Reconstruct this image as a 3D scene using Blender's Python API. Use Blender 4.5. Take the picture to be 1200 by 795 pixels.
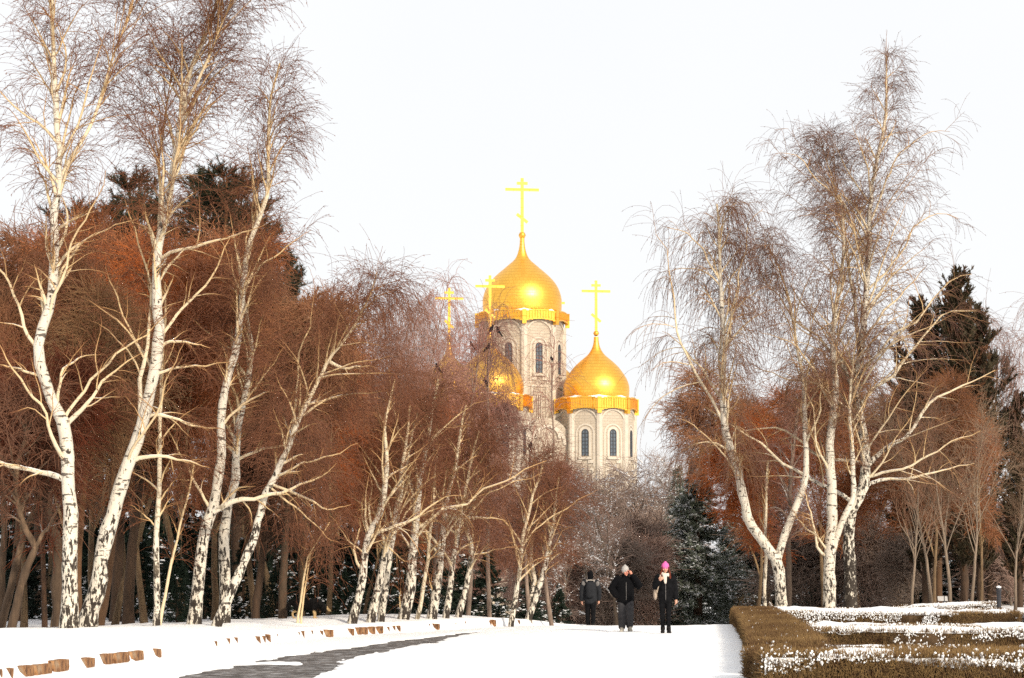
import bpy, math, random
import numpy as np
from mathutils import Vector, Matrix
from math import radians as R_, sin, cos, pi

for _o in list(bpy.data.objects): bpy.data.objects.remove(_o)
SC = bpy.context.scene
COL = SC.collection
# ------------------------------------------------------------------ camera numbers (photo 1200x795)
PW, PH, FPX, CAMZ, HORY = 1200., 795., 2833., 1.6, 666.
PITCH = math.atan((HORY - PH / 2) / FPX)
_cp, _sp = cos(PITCH), sin(PITCH)
def at(px, py, Y):
    u = (px - PW / 2) / FPX; v = (PH / 2 - py) / FPX
    t = Y / (_cp - v * _sp)
    return np.array([u * t, Y, CAMZ + (_sp + v * _cp) * t])

# ------------------------------------------------------------------ small maths
def norm(v): return v / np.maximum(np.linalg.norm(v, axis=-1, keepdims=True), 1e-9)
def sm(a, b, x):
    t = np.clip((x - a) / (b - a), 0, 1); return t * t * (3 - 2 * t)
def _hash(ix, iy, s):
    n = (ix.astype(np.int64) * 374761393 + iy.astype(np.int64) * 668265263 + s * 974634541) & 0x7fffffff
    n = ((n ^ (n >> 13)) * 1274126177) & 0x7fffffff
    return ((n ^ (n >> 16)) & 0xffff) / 65535.
def vnoise(x, y, s=0):
    x = np.asarray(x, float); y = np.asarray(y, float)
    ix = np.floor(x); iy = np.floor(y); fx = x - ix; fy = y - iy
    fx = fx * fx * (3 - 2 * fx); fy = fy * fy * (3 - 2 * fy)
    a = _hash(ix, iy, s); b = _hash(ix + 1, iy, s); c = _hash(ix, iy + 1, s); d = _hash(ix + 1, iy + 1, s)
    return (a * (1 - fx) + b * fx) * (1 - fy) + (c * (1 - fx) + d * fx) * fy
def fbm(x, y, s=0, o=4):
    r = 0; a = .5; f = 1
    for i in range(o): r = r + a * vnoise(np.asarray(x) * f, np.asarray(y) * f, s + i); a *= .5; f *= 2.03
    return r                                            # ~0..1

# ------------------------------------------------------------------ terrain
KY = np.array([0., 20, 34.9, 38.1, 41, 44.5, 48.2, 51.5, 54.4, 58.1, 61.2, 65.7, 68.5, 90, 160])
KX = np.array([-8.1, -7.7, -7.05, -6.72, -6.4, -6.1, -5.75, -5.2, -4.55, -3.35, -2.1, -.55, .35, 5.2, 12.])
def kerb_x(y): return np.interp(y, KY, KX)
MY = np.array([0., 20, 35, 61, 74, 110]); MX = np.array([1.0, 1.6, 2.35, 4.2, 5.3, 8.5])
def mound_x(y): return np.interp(y, MY, MX)
def road_z(x, y):
    u = np.maximum(y - 64, 0)
    g = np.where(u < 8, -.0022 * u * u, -.1408 - .0352 * (u - 8))
    g = np.where(u > 70, -.1408 - .0352 * 62 - .018 * (u - 70), g)
    g = np.maximum(g, -9.)
    xc = 2.5 + .055 * np.maximum(y - 60, 0)
    hw = 4 + .09 * np.maximum(y - 64, 0)
    w = 1 - .93 * sm(hw, hw + 7, np.abs(x - xc))
    return g * w
EXPOSED = []
def snow_z(x, y):
    x = np.asarray(x, float); y = np.asarray(y, float)
    z = road_z(x, y)
    cov = np.ones_like(y) * .16
    for a, b in EXPOSED:
        cov = np.minimum(cov, .16 - .2 * (sm(a - .15, a + .05, y) * (1 - sm(b - .05, b + .15, y))))
    s = kerb_x(y) + cov - x
    far = 1 - sm(64, 74, y) * .6
    bank = (.245 * sm(0, .13, s) + .10 * sm(.1, 1.6, s) * (0.75 + .5 * fbm(x * .7, y * .4, 3))) * far
    bank = bank - .24 * sm(3.2, 6.5, s) * sm(48, 58, y) * far
    bank = bank + .05 * (fbm(x * 2.2, y * 1.1, 11) - .5) * sm(.2, .8, s)
    mnd = .06 * sm(-.3, .9, x - mound_x(y) - .12 * (fbm(y * .9, 0 * y, 5) - .5)) * (1 - sm(66, 70, y + 0 * x)) * (1 - sm(5, 12, x))
    base = .035 + .022 * (fbm(x * .9, y * .35, 21) - .5) + .012 * (fbm(x * 4, y * 2.2, 23) - .5)
    # tyre and foot tracks pressed in the road snow
    for o, w in ((1.2, .16), (2.9, .16), (4.4, .2)):
        base = base - .02 * np.exp(-((x - (kerb_x(y) * .72 + mound_x(y) * .28) - o + .25 * np.sin(y * .11)) / w) ** 2) * (fbm(x * 3, y * .8, 31) > .42)
    # asphalt laid bare
    m = np.minimum(x - np.interp(y, AY, AL), np.interp(y, AY, AR) - x)
    m = m + .5 * (fbm(x * .8, y * .3, 41) - .36) + .55 * (fbm(x * 5, y * 2.2, 43) - .5)
    isl = np.exp(-((x + 3.75 + .02 * (y - 41)) / .42) ** 2 - ((y - 40.6) / 1.0) ** 2)
    m = m - .8 * isl
    m2 = .55 - np.abs(x - 2.05) - 1.2 * np.abs(y - 35.0) + .5 * (fbm(x * 3, y * 2, 47) - .5)
    m = np.maximum(m, m2)
    base = base - .085 * sm(-.05, .22, m)
    return z + base + bank + mnd
AY = np.array([30., 35.1, 38, 41.6, 45.8, 50, 54, 57.4, 60.5, 64])
AL = np.array([-5.0, -4.86, -4.84, -4.4, -4.05, -3.17, -2.5, -1.8, -.95, .5])
AR = np.array([-2.6, -2.8, -2.8, -2.84, -2.5, -1.9, -1.45, -1.15, -.9, .2])
def gz(x, y): return float(snow_z(np.array([float(x)]), np.array([float(y)]))[0])

# ------------------------------------------------------------------ mesh building
class Geo:
    def __init__(s): s.V = []; s.F = []; s.A = []; s.n = 0
    def add(s, V, F, A=None):
        V = np.asarray(V, float).reshape(-1, 3); F = np.asarray(F, int).reshape(-1, 4)
        s.V.append(V); s.F.append(F + s.n); s.n += len(V)
        s.A.append(np.zeros(len(V)) if A is None else np.broadcast_to(np.asarray(A, float).reshape(-1), (len(V),)))
    def tubes(s, P, R, k=3, cap=False):
        P = np.asarray(P, float); R = np.asarray(R, float)
        if len(P) == 0: return
        N, n, _ = P.shape
        T = np.empty_like(P); T[:, 1:-1] = P[:, 2:] - P[:, :-2]; T[:, 0] = P[:, 1] - P[:, 0]; T[:, -1] = P[:, -1] - P[:, -2]
        T = norm(T); D = norm(P[:, -1] - P[:, 0])
        ref = np.where(np.abs(D[:, 2:3]) < .75, np.array([[0, 0, 1.]]), np.array([[1., .13, 0]]))[:, None, :]
        A = norm(np.cross(T, np.broadcast_to(ref, T.shape))); B = np.cross(T, A)
        a = 2 * pi * np.arange(k) / k
        V = P[:, :, None, :] + R[:, :, None, None] * (np.cos(a)[None, None, :, None] * A[:, :, None, :] + np.sin(a)[None, None, :, None] * B[:, :, None, :])
        i, j, m = np.meshgrid(np.arange(N), np.arange(n - 1), np.arange(k), indexing='ij')
        b = (i * n + j) * k; m2 = (m + 1) % k
        F = np.stack([b + m, b + k + m, b + k + m2, b + m2], -1).reshape(-1, 4)
        s.add(V, F, np.repeat(R.reshape(-1), k))
    def blades(s, P, D, L, w, rng, tip=.25):
        N = len(P); v = rng.normal(size=(N, 3)); v = norm(np.cross(D, v)); L = np.asarray(L).reshape(-1, 1); w = np.broadcast_to(np.asarray(w).reshape(-1, 1), (N, 1))
        q = P + D * L
        V = np.stack([P - v * w, P + v * w, q + v * w * tip, q - v * w * tip], 1).reshape(-1, 3)
        s.add(V, np.arange(N * 4).reshape(-1, 4), np.full(N * 4, .003))
    def lumps(s, C, rx, ry, rz, rng, k=6):
        C = np.asarray(C, float); N = len(C)
        rx, ry, rz = [np.broadcast_to(np.asarray(q, float), (N,)) for q in (rx, ry, rz)]
        la = np.array([-1.25, -.6, .1, .75, 1.3]); a = 2 * pi * np.arange(k) / k
        n = len(la)
        jit = 1 + .22 * rng.normal(size=(N, n, k)).clip(-1.5, 1.5)
        X = np.cos(la)[None, :, None] * np.cos(a)[None, None, :] * jit; Y = np.cos(la)[None, :, None] * np.sin(a)[None, None, :] * jit
        Z = np.sin(la)[None, :, None] * np.ones((1, 1, k)) * jit
        V = np.stack([X * rx[:, None, None], Y * ry[:, None, None], Z * rz[:, None, None]], -1) + C[:, None, None, :]
        i, j, m = np.meshgrid(np.arange(N), np.arange(n - 1), np.arange(k), indexing='ij')
        b = (i * n + j) * k; m2 = (m + 1) % k
        s.add(V, np.stack([b + m, b + m2, b + k + m2, b + k + m], -1).reshape(-1, 4))
    def box(s, lo, hi, M=None):
        x0, y0, z0 = lo; x1, y1, z1 = hi
        V = np.array([[x0, y0, z0], [x1, y0, z0], [x1, y1, z0], [x0, y1, z0], [x0, y0, z1], [x1, y0, z1], [x1, y1, z1], [x0, y1, z1]], float)
        if M is not None: V = V @ np.asarray(M)[:3, :3].T + np.asarray(M)[:3, 3]
        s.add(V, [[0, 3, 2, 1], [4, 5, 6, 7], [0, 1, 5, 4], [1, 2, 6, 5], [2, 3, 7, 6], [3, 0, 4, 7]])
    def lathe(s, prof, k=24, c=(0, 0), rot=0., arc=2 * pi):
        prof = np.asarray(prof, float); n = len(prof); a = rot + arc * np.arange(k) / k
        V = np.stack([c[0] + prof[:, :1] * np.cos(a), c[1] + prof[:, :1] * np.sin(a), np.repeat(prof[:, 1:], k, 1)], -1)
        j, m = np.meshgrid(np.arange(n - 1), np.arange(k), indexing='ij'); m2 = (m + 1) % k; b = j * k
        s.add(V, np.stack([b + m, b + m2, b + k + m2, b + k + m], -1).reshape(-1, 4))
    def prism(s, pts, d, M):
        """closed outline pts (x,z), extruded from y=0 to y=d; M 4x4"""
        pts = np.asarray(pts, float); n = len(pts); c = pts.mean(0)
        V = []
        for y in (0, d):
            for p in pts: V.append([p[0], y, p[1]])
            V.append([c[0], y, c[1]])
        V = np.array(V) @ np.asarray(M)[:3, :3].T + np.asarray(M)[:3, 3]
        F = []
        for i in range(n):
            j = (i + 1) % n
            F.append([i, j, n + 1 + j, n + 1 + i])
            F.append([n, j, i, n]); F.append([2 * n + 1, n + 1 + i, n + 1 + j, 2 * n + 1])
        s.add(V, F)
    def build(s, name, mat, parent=None, smooth=True, loc=None):
        me = bpy.data.meshes.new(name)
        V = np.concatenate(s.V) if s.V else np.zeros((0, 3)); F = np.concatenate(s.F) if s.F else np.zeros((0, 4), int); A = np.concatenate(s.A) if s.A else np.zeros(0)
        tri = (F[:, 0] == F[:, 3]) if len(F) else np.zeros(0, bool)
        Q = F[~tri]; T = F[tri][:, :3]
        me.vertices.add(len(V)); me.vertices.foreach_set('co', V.astype(np.float32).ravel())
        nl = Q.size + T.size
        me.loops.add(nl); me.loops.foreach_set('vertex_index', np.concatenate([Q.ravel(), T.ravel()]).astype(np.int32))
        me.polygons.add(len(Q) + len(T))
        me.polygons.foreach_set('loop_start', np.concatenate([np.arange(len(Q)) * 4, len(Q) * 4 + np.arange(len(T)) * 3]).astype(np.int32))
        me.polygons.foreach_set('use_smooth', np.full(len(Q) + len(T), bool(smooth)))
        me.update(calc_edges=True)
        at_ = me.attributes.new('rad', 'FLOAT', 'POINT'); at_.data.foreach_set('value', A.astype(np.float32))
        me.materials.append(mat)
        o = bpy.data.objects.new(name, me); COL.objects.link(o)
        if parent is not None: o.parent = parent
        if loc is not None: o.location = loc
        return o

def thing(name, label, cat, loc=(0, 0, 0), rz=0., group=None):
    o = bpy.data.objects.new(name, None); COL.objects.link(o); o.location = [float(q) for q in loc]; o.rotation_euler = (0, 0, rz)
    o.empty_display_size = .2
    return tag(o, label, cat, group)
def tag(o, label=None, cat=None, group=None, kind=None):
    if label: o['label'] = label
    if cat: o['category'] = cat
    if group: o['group'] = group
    if kind: o['kind'] = kind
    return o
def dup(root, loc, rz=0., sc=1., label=None, group=None):
    r = root.copy(); COL.objects.link(r); r.location = [float(q) for q in loc]; r.rotation_euler = (0, 0, rz)
    r.scale = (sc, sc, sc) if np.isscalar(sc) else sc
    if label: r['label'] = label
    if group: r['group'] = group
    for ch in root.children:
        c = ch.copy(); COL.objects.link(c); c.parent = r
        for g in ch.children:
            d = g.copy(); COL.objects.link(d); d.parent = c
    return r

# ------------------------------------------------------------------ materials
def S2L(r, g, b):
    f = lambda c: (c / 255 / 12.92) if c / 255 <= .04045 else ((c / 255 + .055) / 1.055) ** 2.4
    return (f(r), f(g), f(b), 1)
class NT:
    def __init__(s, name):
        s.m = bpy.data.materials.new(name); s.m.use_nodes = True; s.t = s.m.node_tree; s.b = s.t.nodes['Principled BSDF']
        s.b.inputs['Roughness'].default_value = .8
    def n(s, typ, **kw):
        o = s.t.nodes.new(typ)
        for k, v in kw.items():
            if k in o.inputs: o.inputs[k].default_value = v
            else: setattr(o, k, v)
        return o
    def l(s, a, b): s.t.links.new(a, b)
    def noise(s, scale, detail=4, vec=None, rough=.6):
        o = s.n('ShaderNodeTexNoise'); o.inputs['Scale'].default_value = scale; o.inputs['Detail'].default_value = detail; o.inputs['Roughness'].default_value = rough
        if vec is not None: s.l(vec, o.inputs['Vector'])
        return o.outputs['Fac']
    def coord(s, scale=(1, 1, 1), which='Object'):
        c = s.n('ShaderNodeTexCoord'); mp = s.n('ShaderNodeMapping'); mp.inputs['Scale'].default_value = scale
        s.l(c.outputs[which], mp.inputs['Vector']); return mp.outputs['Vector']
    def ramp(s, fac, stops):
        o = s.n('ShaderNodeValToRGB'); e = o.color_ramp.elements
        while len(e) < len(stops): e.new(.5)
        for i, (p, c) in enumerate(stops): e[i].position = p; e[i].color = c if len(c) == 4 else (*c, 1)
        s.l(fac, o.inputs['Fac']); return o.outputs['Color']
    def mix(s, fac, a, b, mode='MIX'):
        o = s.n('ShaderNodeMix', data_type='RGBA', blend_type=mode)
        for sock, v in ((o.inputs[0], fac), (o.inputs[6], a), (o.inputs[7], b)):
            if isinstance(v, (int, float)): sock.default_value = v
            elif isinstance(v, tuple): sock.default_value = v if len(v) == 4 else (*v, 1)
            else: s.l(v, sock)
        return o.outputs[2]
    def math(s, op, a, b=None, clamp=False):
        o = s.n('ShaderNodeMath', operation=op, use_clamp=clamp)
        for i, v in enumerate((a, b)):
            if v is None: continue
            if isinstance(v, (int, float)): o.inputs[i].default_value = v
            else: s.l(v, o.inputs[i])
        return o.outputs[0]
    def rng_(s, v, a, b, c=0., d=1.):
        o = s.n('ShaderNodeMapRange'); s.l(v, o.inputs[0])
        for i, q in enumerate((a, b, c, d)): o.inputs[1 + i].default_value = q
        return o.outputs[0]
    def attr(s, name): return s.n('ShaderNodeAttribute', attribute_name=name).outputs['Fac']
    def nz(s):
        g = s.n('ShaderNodeNewGeometry'); x = s.n('ShaderNodeSeparateXYZ'); s.l(g.outputs['Normal'], x.inputs[0]); return x.outputs[2]
    def oz(s):
        c = s.n('ShaderNodeTexCoord'); x = s.n('ShaderNodeSeparateXYZ'); s.l(c.outputs['Object'], x.inputs[0]); return x.outputs[2]
    def rnd(s): return s.n('ShaderNodeObjectInfo').outputs['Random']
    def bump(s, h, strength=.5, dist=.02):
        o = s.n('ShaderNodeBump'); o.inputs['Strength'].default_value = strength; o.inputs['Distance'].default_value = dist
        s.l(h, o.inputs['Height']); s.l(o.outputs[0], s.b.inputs['Normal'])
    def out(s, col, rough=None):
        if isinstance(col, tuple): s.b.inputs['Base Color'].default_value = col if len(col) == 4 else (*col, 1)
        else: s.l(col, s.b.inputs['Base Color'])
        if rough is not None: s.b.inputs['Roughness'].default_value = rough
        s.b.inputs['Specular IOR Level'].default_value = .25
        return s.m

SNOW = (.86, .87, .89, 1)
def m_snow():
    t = NT('snow'); v = t.coord()
    n1 = t.noise(.8, 4, v); n2 = t.noise(14, 4, v)
    c = t.mix(t.rng_(n1, .4, .7), (.84, .845, .86), (.89, .885, .875))
    t.bump(t.math('ADD', n1, t.math('MULTIPLY', n2, .35)), .35, .03)
    return t.out(c, .85)
def m_birch(name='birch_bark', ta=(.13, .046, .024), tb=(.17, .065, .03), dk=0.):
    t = NT(name); r = t.attr('rad')
    v = t.coord((1.5, 1.5, 5.5)); v2 = t.coord((4.2, 4.2, 1.9)); v3 = t.coord((1, 1, 1))
    len_ = t.noise(2.1, 3, v); rag = t.noise(2.3, 5, v2, .7); big = t.noise(1.3, 3, v3)
    z = t.oz()
    white = t.mix(big, (.52, .45, .35), (.70, .65, .56))
    marks = t.rng_(len_, .60, .625)
    c = t.mix(t.math('MULTIPLY', marks, .88), white, (.05, .035, .027))
    low = t.rng_(z, 0.1, 4.5, .11 + dk, -.045 + dk * .8)
    rg = t.rng_(t.math('ADD', t.math('ADD', rag, t.math('MULTIPLY', t.math('SUBTRACT', t.noise(5, 4, t.coord((5, 5, 1.2))), .5), .5)), low), .575, .61)
    c = t.mix(t.math('MULTIPLY', rg, .985), c, (.026, .018, .013))
    rr = t.math('MULTIPLY', r, 12.)
    limb = t.ramp(rr, [(0., ta), (.055, tb), (.10, (.40, .215, .09)), (.18, (.58, .40, .20)), (.45, (.68, .56, .38))])
    c = t.mix(t.rng_(r, .04, .07), limb, c)
    sn = t.math('MULTIPLY', t.rng_(t.nz(), .55, .85), t.rng_(t.noise(3., 3, v3), .42, .52))
    sn = t.math('MULTIPLY', sn, t.rng_(r, .010, .018))
    c = t.mix(sn, c, SNOW)
    t.bump(t.math('ADD', rag, marks), .5, .02)
    return t.out(c, .75)
def m_bark(name, dark, light, twig, snow=.5, tw2=None):
    t = NT(name); r = t.attr('rad'); v = t.coord((6, 6, 1.6)); v3 = t.coord((1, 1, 1))
    n = t.noise(2.2, 6, v, .7)
    c = t.mix(t.rng_(n, .35, .65), dark, light)
    tw = t.mix(t.rng_(t.noise(.55, 3, v3), .38, .62), twig, tw2 or tuple(q * 1.5 for q in twig[:3]))
    hs = t.n('ShaderNodeHueSaturation'); t.l(tw, hs.inputs['Color']); rv = t.n('ShaderNodeMath', operation='FRACT'); t.l(t.math('MULTIPLY', t.rnd(), 7.13), rv.inputs[0]); t.l(t.rng_(t.rnd(), 0, 1, .62, 1.4), hs.inputs['Value']); t.l(t.rng_(rv.outputs[0], 0, 1, .488, .508), hs.inputs['Hue']); t.l(t.rng_(rv.outputs[0], 0, 1, 1.10, .84), hs.inputs['Saturation'])
    c = t.mix(t.rng_(r, .055, .085, 0, .72), c, (.05, .033, .022))
    c = t.mix(t.rng_(r, .0098, .017), hs.outputs[0], c)
    if snow:
        sn = t.math('MULTIPLY', t.rng_(t.nz(), .45, .8), t.rng_(t.noise(2.5, 3, v3), .60 - .25 * snow, .72 - .25 * snow))
        sn = t.math('MULTIPLY', sn, t.rng_(r, .008, .016))
        c = t.mix(sn, c, SNOW)
    t.bump(n, .8, .03)
    return t.out(c, .9)
def m_needle(name, a, b, c_=None, snow=0.):
    t = NT(name); v = t.coord()
    n = t.noise(.9, 3, v); c = t.mix(t.rng_(n, .35, .65), a, b)
    if c_ is not None: c = t.mix(t.rng_(t.noise(2.3, 3, v), .52, .66), c, c_)
    hs = t.n('ShaderNodeHueSaturation'); t.l(c, hs.inputs['Color']); t.l(t.rng_(t.rnd(), 0, 1, .75, 1.25), hs.inputs['Value'])
    c = hs.outputs[0]
    if snow: c = t.mix(t.math('MULTIPLY', t.rng_(t.noise(5, 4, v), .60 - snow * .2, .66 - snow * .2), t.rng_(t.noise(1.1, 2, v), .35, .5)), c, SNOW)
    return t.out(c, .7)
def m_plain(name, c, rough=.8, var=.15, scale=6, bump=0.):
    t = NT(name); v = t.coord(); n = t.noise(scale, 5, v)
    col = t.mix(t.rng_(n, .3, .7), tuple(q * (1 - var) for q in c[:3]), tuple(min(1, q * (1 + var)) for q in c[:3]))
    if bump: t.bump(n, bump, .02)
    return t.out(col, rough)
M = {}
M['snow'] = m_snow()
M['birch'] = m_birch(); M['birchfar'] = m_birch('far_birch_bark', (.12, .058, .043), (.16, .08, .055)); M['birchdark'] = m_birch('black_footed_birch_bark', (.12, .058, .043), (.16, .08, .055), .13)
M['rust'] = m_bark('rust_twigs', (.20, .12, .06), (.50, .34, .18), (.27, .098, .036), .3, (.38, .15, .054))
M['mauve'] = m_bark('mauve_twigs', (.14, .10, .08), (.34, .25, .19), (.25, .125, .092), .6, (.34, .19, .14))
M['grey'] = m_bark('grey_twigs', (.07, .055, .045), (.2, .16, .12), (.30, .21, .165), .8, (.40, .29, .23))
M['sap'] = m_bark('sapling_bark', (.16, .12, .085), (.27, .205, .15), (.17, .105, .065), .15, (.23, .14, .085))
M['pinebark'] = m_bark('pine_bark', (.045, .028, .02), (.17, .09, .05), (.09, .05, .03), .2)
M['orangebark'] = m_bark('orange_pine_bark', (.14, .06, .025), (.30, .15, .065), (.2, .1, .04), .1)
M['pine'] = m_needle('pine_needles', (.012, .018, .008), (.028, .032, .012), (.075, .030, .014))
M['spruce'] = m_needle('spruce_needles', (.009, .017, .010), (.018, .031, .018), None, 0)
M['bluespruce'] = m_needle('snowy_spruce_needles', (.080, .100, .072), (.145, .160, .120), None, .28)
M['thuja'] = m_needle('juniper_needles', (.030, .022, .011), (.05, .038, .017), (.11, .048, .022))

# ------------------------------------------------------------------ growing
def catmull(pts, n):
    pts = np.asarray(pts, float); m = len(pts)
    if m == 2: return pts[0] + (pts[1] - pts[0]) * np.linspace(0, 1, n)[:, None]
    P = np.vstack([2 * pts[0] - pts[1], pts, 2 * pts[-1] - pts[-2]])
    d = np.r_[0, np.cumsum(np.linalg.norm(np.diff(pts, axis=0), axis=1))]
    u = np.interp(np.linspace(0, d[-1], n), d, np.arange(m)); i = np.minimum(u.astype(int), m - 2); t = (u - i)[:, None]
    p0, p1, p2, p3 = P[i], P[i + 1], P[i + 2], P[i + 3]
    return .5 * (2 * p1 + (p2 - p0) * t + (2 * p0 - 5 * p1 + 4 * p2 - p3) * t * t + (3 * p1 - p0 - 3 * p2 + p3) * t ** 3)
def grow(P0, D0, L, n, grav, wander, rng):
    step = (np.asarray(L) / n).reshape(-1, 1); d = D0.copy(); p = P0.copy(); out = [p]
    g = np.asarray(grav, float).reshape(-1, 1) if np.ndim(grav) else grav
    for i in range(n):
        d = d + rng.normal(size=d.shape) * wander
        d[:, 2:3] -= g
        d = norm(d); p = p + d * step; out.append(p)
    return np.stack(out, 1)
def kids(P, R, cnt, t0, t1, a0, a1, rng, up=0.):
    N, n, _ = P.shape; Mn = N * cnt; idx = np.repeat(np.arange(N), cnt)
    t = t0 + (t1 - t0) * ((np.tile(np.arange(cnt), N) + rng.random(Mn)) / cnt)
    f = t * (n - 1); i = np.minimum(f.astype(int), n - 2); fr = (f - i)[:, None]
    p = P[idx, i] * (1 - fr) + P[idx, i + 1] * fr; T = norm(P[idx, i + 1] - P[idx, i]); r = R[idx, i] * (1 - fr[:, 0]) + R[idx, i + 1] * fr[:, 0]
    v = rng.normal(size=(Mn, 3)); v -= (v * T).sum(1, keepdims=True) * T; v = norm(v)
    a = rng.uniform(a0, a1, Mn)[:, None]
    D = T * np.cos(a) + v * np.sin(a); D[:, 2] += up
    return p, norm(D), t, r, idx
def taper(r0, r1, n, pw=1.): return r0[:, None] + (r1 - r0)[:, None] * (np.linspace(0, 1, n + 1)[None, :] ** pw) if np.ndim(r1) else r0[:, None] * (1 - np.linspace(0, 1, n + 1)[None, :] ** pw) + r1 * np.linspace(0, 1, n + 1)[None, :] ** pw
def length(P): return np.linalg.norm(np.diff(P, axis=1), axis=2).sum(1)

def branch_out(G, LP, LR, rng, c2=8, c3=10, l2=.42, l3=.8, g2=.06, g3=.16, rt=.004, cat=0, catw=.006, a2=(.5, 1.1), t2=.2, c4=0, w3=.1, lmin=.5):
    """LP (N,n,3) limbs -> twigs into G"""
    p, D, t, r, ix = kids(LP, LR, c2, t2, 1., a2[0], a2[1], rng, .1)
    Ll = length(LP)[ix]
    L = np.maximum(Ll * l2 * (1.15 - .75 * t) * rng.uniform(.6, 1.25, len(p)), lmin)
    P2 = grow(p, D, L, 6, g2, .12, rng); R2 = taper(np.clip(r * .55, rt * 1.3, .03), rt, 6)
    G.tubes(P2, R2, 3)
    p, D, t, r, ix = kids(P2, R2, c3, .12, 1., .35, 1.0, rng, .05)
    L = l3 * rng.uniform(.45, 1.3, len(p))
    P3 = grow(p, D, L, 5, g3 * rng.uniform(.4, 1.6, len(p)), w3, rng); R3 = taper(np.clip(r * .7, rt * .8, rt * 1.3), rt * .7, 5)
    G.tubes(P3, R3, 3)
    if c4:
        p, D, t, r, ix = kids(P3, R3, c4, .15, 1., .4, .9, rng)
        P4 = grow(p, D, l3 * .35 * rng.uniform(.5, 1.3, len(p)), 2, g3 * .8, .1, rng); R4 = np.full(P4.shape[:2], rt * .7)
        G.tubes(P4, R4, 3)
    if cat:
        p, D, t, r, ix = kids(P3, R3, cat, .5, 1., .1, .9, rng, -.35)
        G.blades(p, D, rng.uniform(.03, .06, len(p)), catw, rng, .8)

def tree_from(name, label, tcat, base, stems, traced, rng, mat, group=None, nl=26, Lmax=3.2, t0=.3, ang=(.5, 1.0), up=.25, g1=.02, k=9, dens=1., crown_mat=None, loc=None, prof=None, extra=None, **bo):
    """stems: list (P,R) local, traced: list (P,R) local; builds Empty > trunk, limb..., crown"""
    root = thing(name, label, tcat, base if loc is None else loc, 0, group)
    tg = Geo()
    for P, R in stems: tg.tubes(P[None], R[None], k)
    tg.build('trunk', mat, root)
    for P, R in traced:
        lg = Geo(); lg.tubes(P[None], R[None], 6); lg.build('limb', mat, root)
    G = Geo()
    LPs, LRs = [], []
    for P, R in traced:
        Q = catmull(P, 11); LPs.append(Q[None]); LRs.append(np.interp(np.linspace(0, 1, 11), np.linspace(0, 1, len(R)), R)[None])
    for si, (P, R) in enumerate(stems):
        nn = max(4, int(nl * (1. if si == 0 else .6)))
        p, D, t, r, ix = kids(P[None], R[None], nn, t0 if si == 0 else .35, .985, ang[0], ang[1], rng, up)
        tt = (t - t0) / (1 - t0)
        pf = prof(tt) if prof else (.35 + 1.1 * tt) * (tt < .35) + (tt >= .35) * (1.0 - .85 * ((tt - .35) / .65)) * .95
        L = Lmax * np.clip(pf, .12, 1.2) * rng.uniform(.65, 1.2, nn)
        LP = grow(p, D, L, 10, g1, .09, rng); LR = taper(np.clip(r * .55, .012, .05), .005, 10, .9)
        G.tubes(LP, LR, 5); LPs.append(LP); LRs.append(LR)
        # twigs directly on the stem's top
        top = P[None][:, int(len(P) * .6):]
        p, D, t, r, ix = kids(top, R[None][:, int(len(P) * .6):], 14, .1, 1., .4, .9, rng, .3)
        P2 = grow(p, D, rng.uniform(.5, 1.2, len(p)), 6, .03, .1, rng); G.tubes(P2, taper(np.full(len(p), .006), .004, 6), 3)
    branch_out(G, np.concatenate(LPs), np.concatenate(LRs), rng, **bo)
    if extra: extra(G, stems, rng)
    G.build('crown', crown_mat or mat, root)
    return root
# ================================================================== SETTING
def kerb_px_to_y(px):
    ys = np.linspace(30, 72, 2000); xs = kerb_x(ys); p = 600 + FPX * xs / ys
    return float(np.interp(px, p, ys))
STONES = [(0, 9), (13, 22), (27, 47), (48, 67), (68, 88), (98, 116), (121, 137), (138, 156), (159, 173), (181, 193), (234, 236), (252, 257), (266, 273), (278, 283),
          (300, 308), (310, 314), (317, 320), (325, 330), (351, 354), (357, 360), (366, 370), (377, 382), (384, 393), (408, 418), (421, 427), (427, 434), (436, 443), (446, 452), (456, 458), (462, 465), (468, 471), (503, 506), (510, 513), (514, 517), (533, 536), (545, 548), (573, 577), (579, 582), (596, 600), (606, 610)]
SY = [(kerb_px_to_y(a), kerb_px_to_y(b)) for a, b in STONES]
EXPOSED += [(min(a, b), max(a, b)) for a, b in SY]

def grid(name, xs, ys, zf, mat, kind='structure'):
    X, Y = np.meshgrid(xs, ys); Z = zf(X, Y)
    V = np.stack([X, Y, Z], -1).reshape(-1, 3); nx = len(xs)
    j, i = np.meshgrid(np.arange(len(ys) - 1), np.arange(nx - 1), indexing='ij'); b = j * nx + i
    g = Geo(); g.add(V, np.stack([b, b + 1, b + nx + 1, b + nx], -1).reshape(-1, 4))
    o = g.build(name, mat); tag(o, kind=kind); return o
def geo_steps(a, b, s0, f):
    out = [a]; s = s0
    while out[-1] < b: out.append(out[-1] + s); s *= f
    return np.array(out)
xs = np.r_[-geo_steps(13, 700, .3, 1.22)[::-1], np.arange(-12.93, 8.0, .075), geo_steps(8., 700, .3, 1.22)]
ys = np.r_[-geo_steps(-24, 100, 1.0, 1.4)[::-1], np.arange(24.3, 72, .16), geo_steps(72.1, 900, .4, 1.1)]
grid('ground', xs, ys, snow_z, M['snow'])
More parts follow.
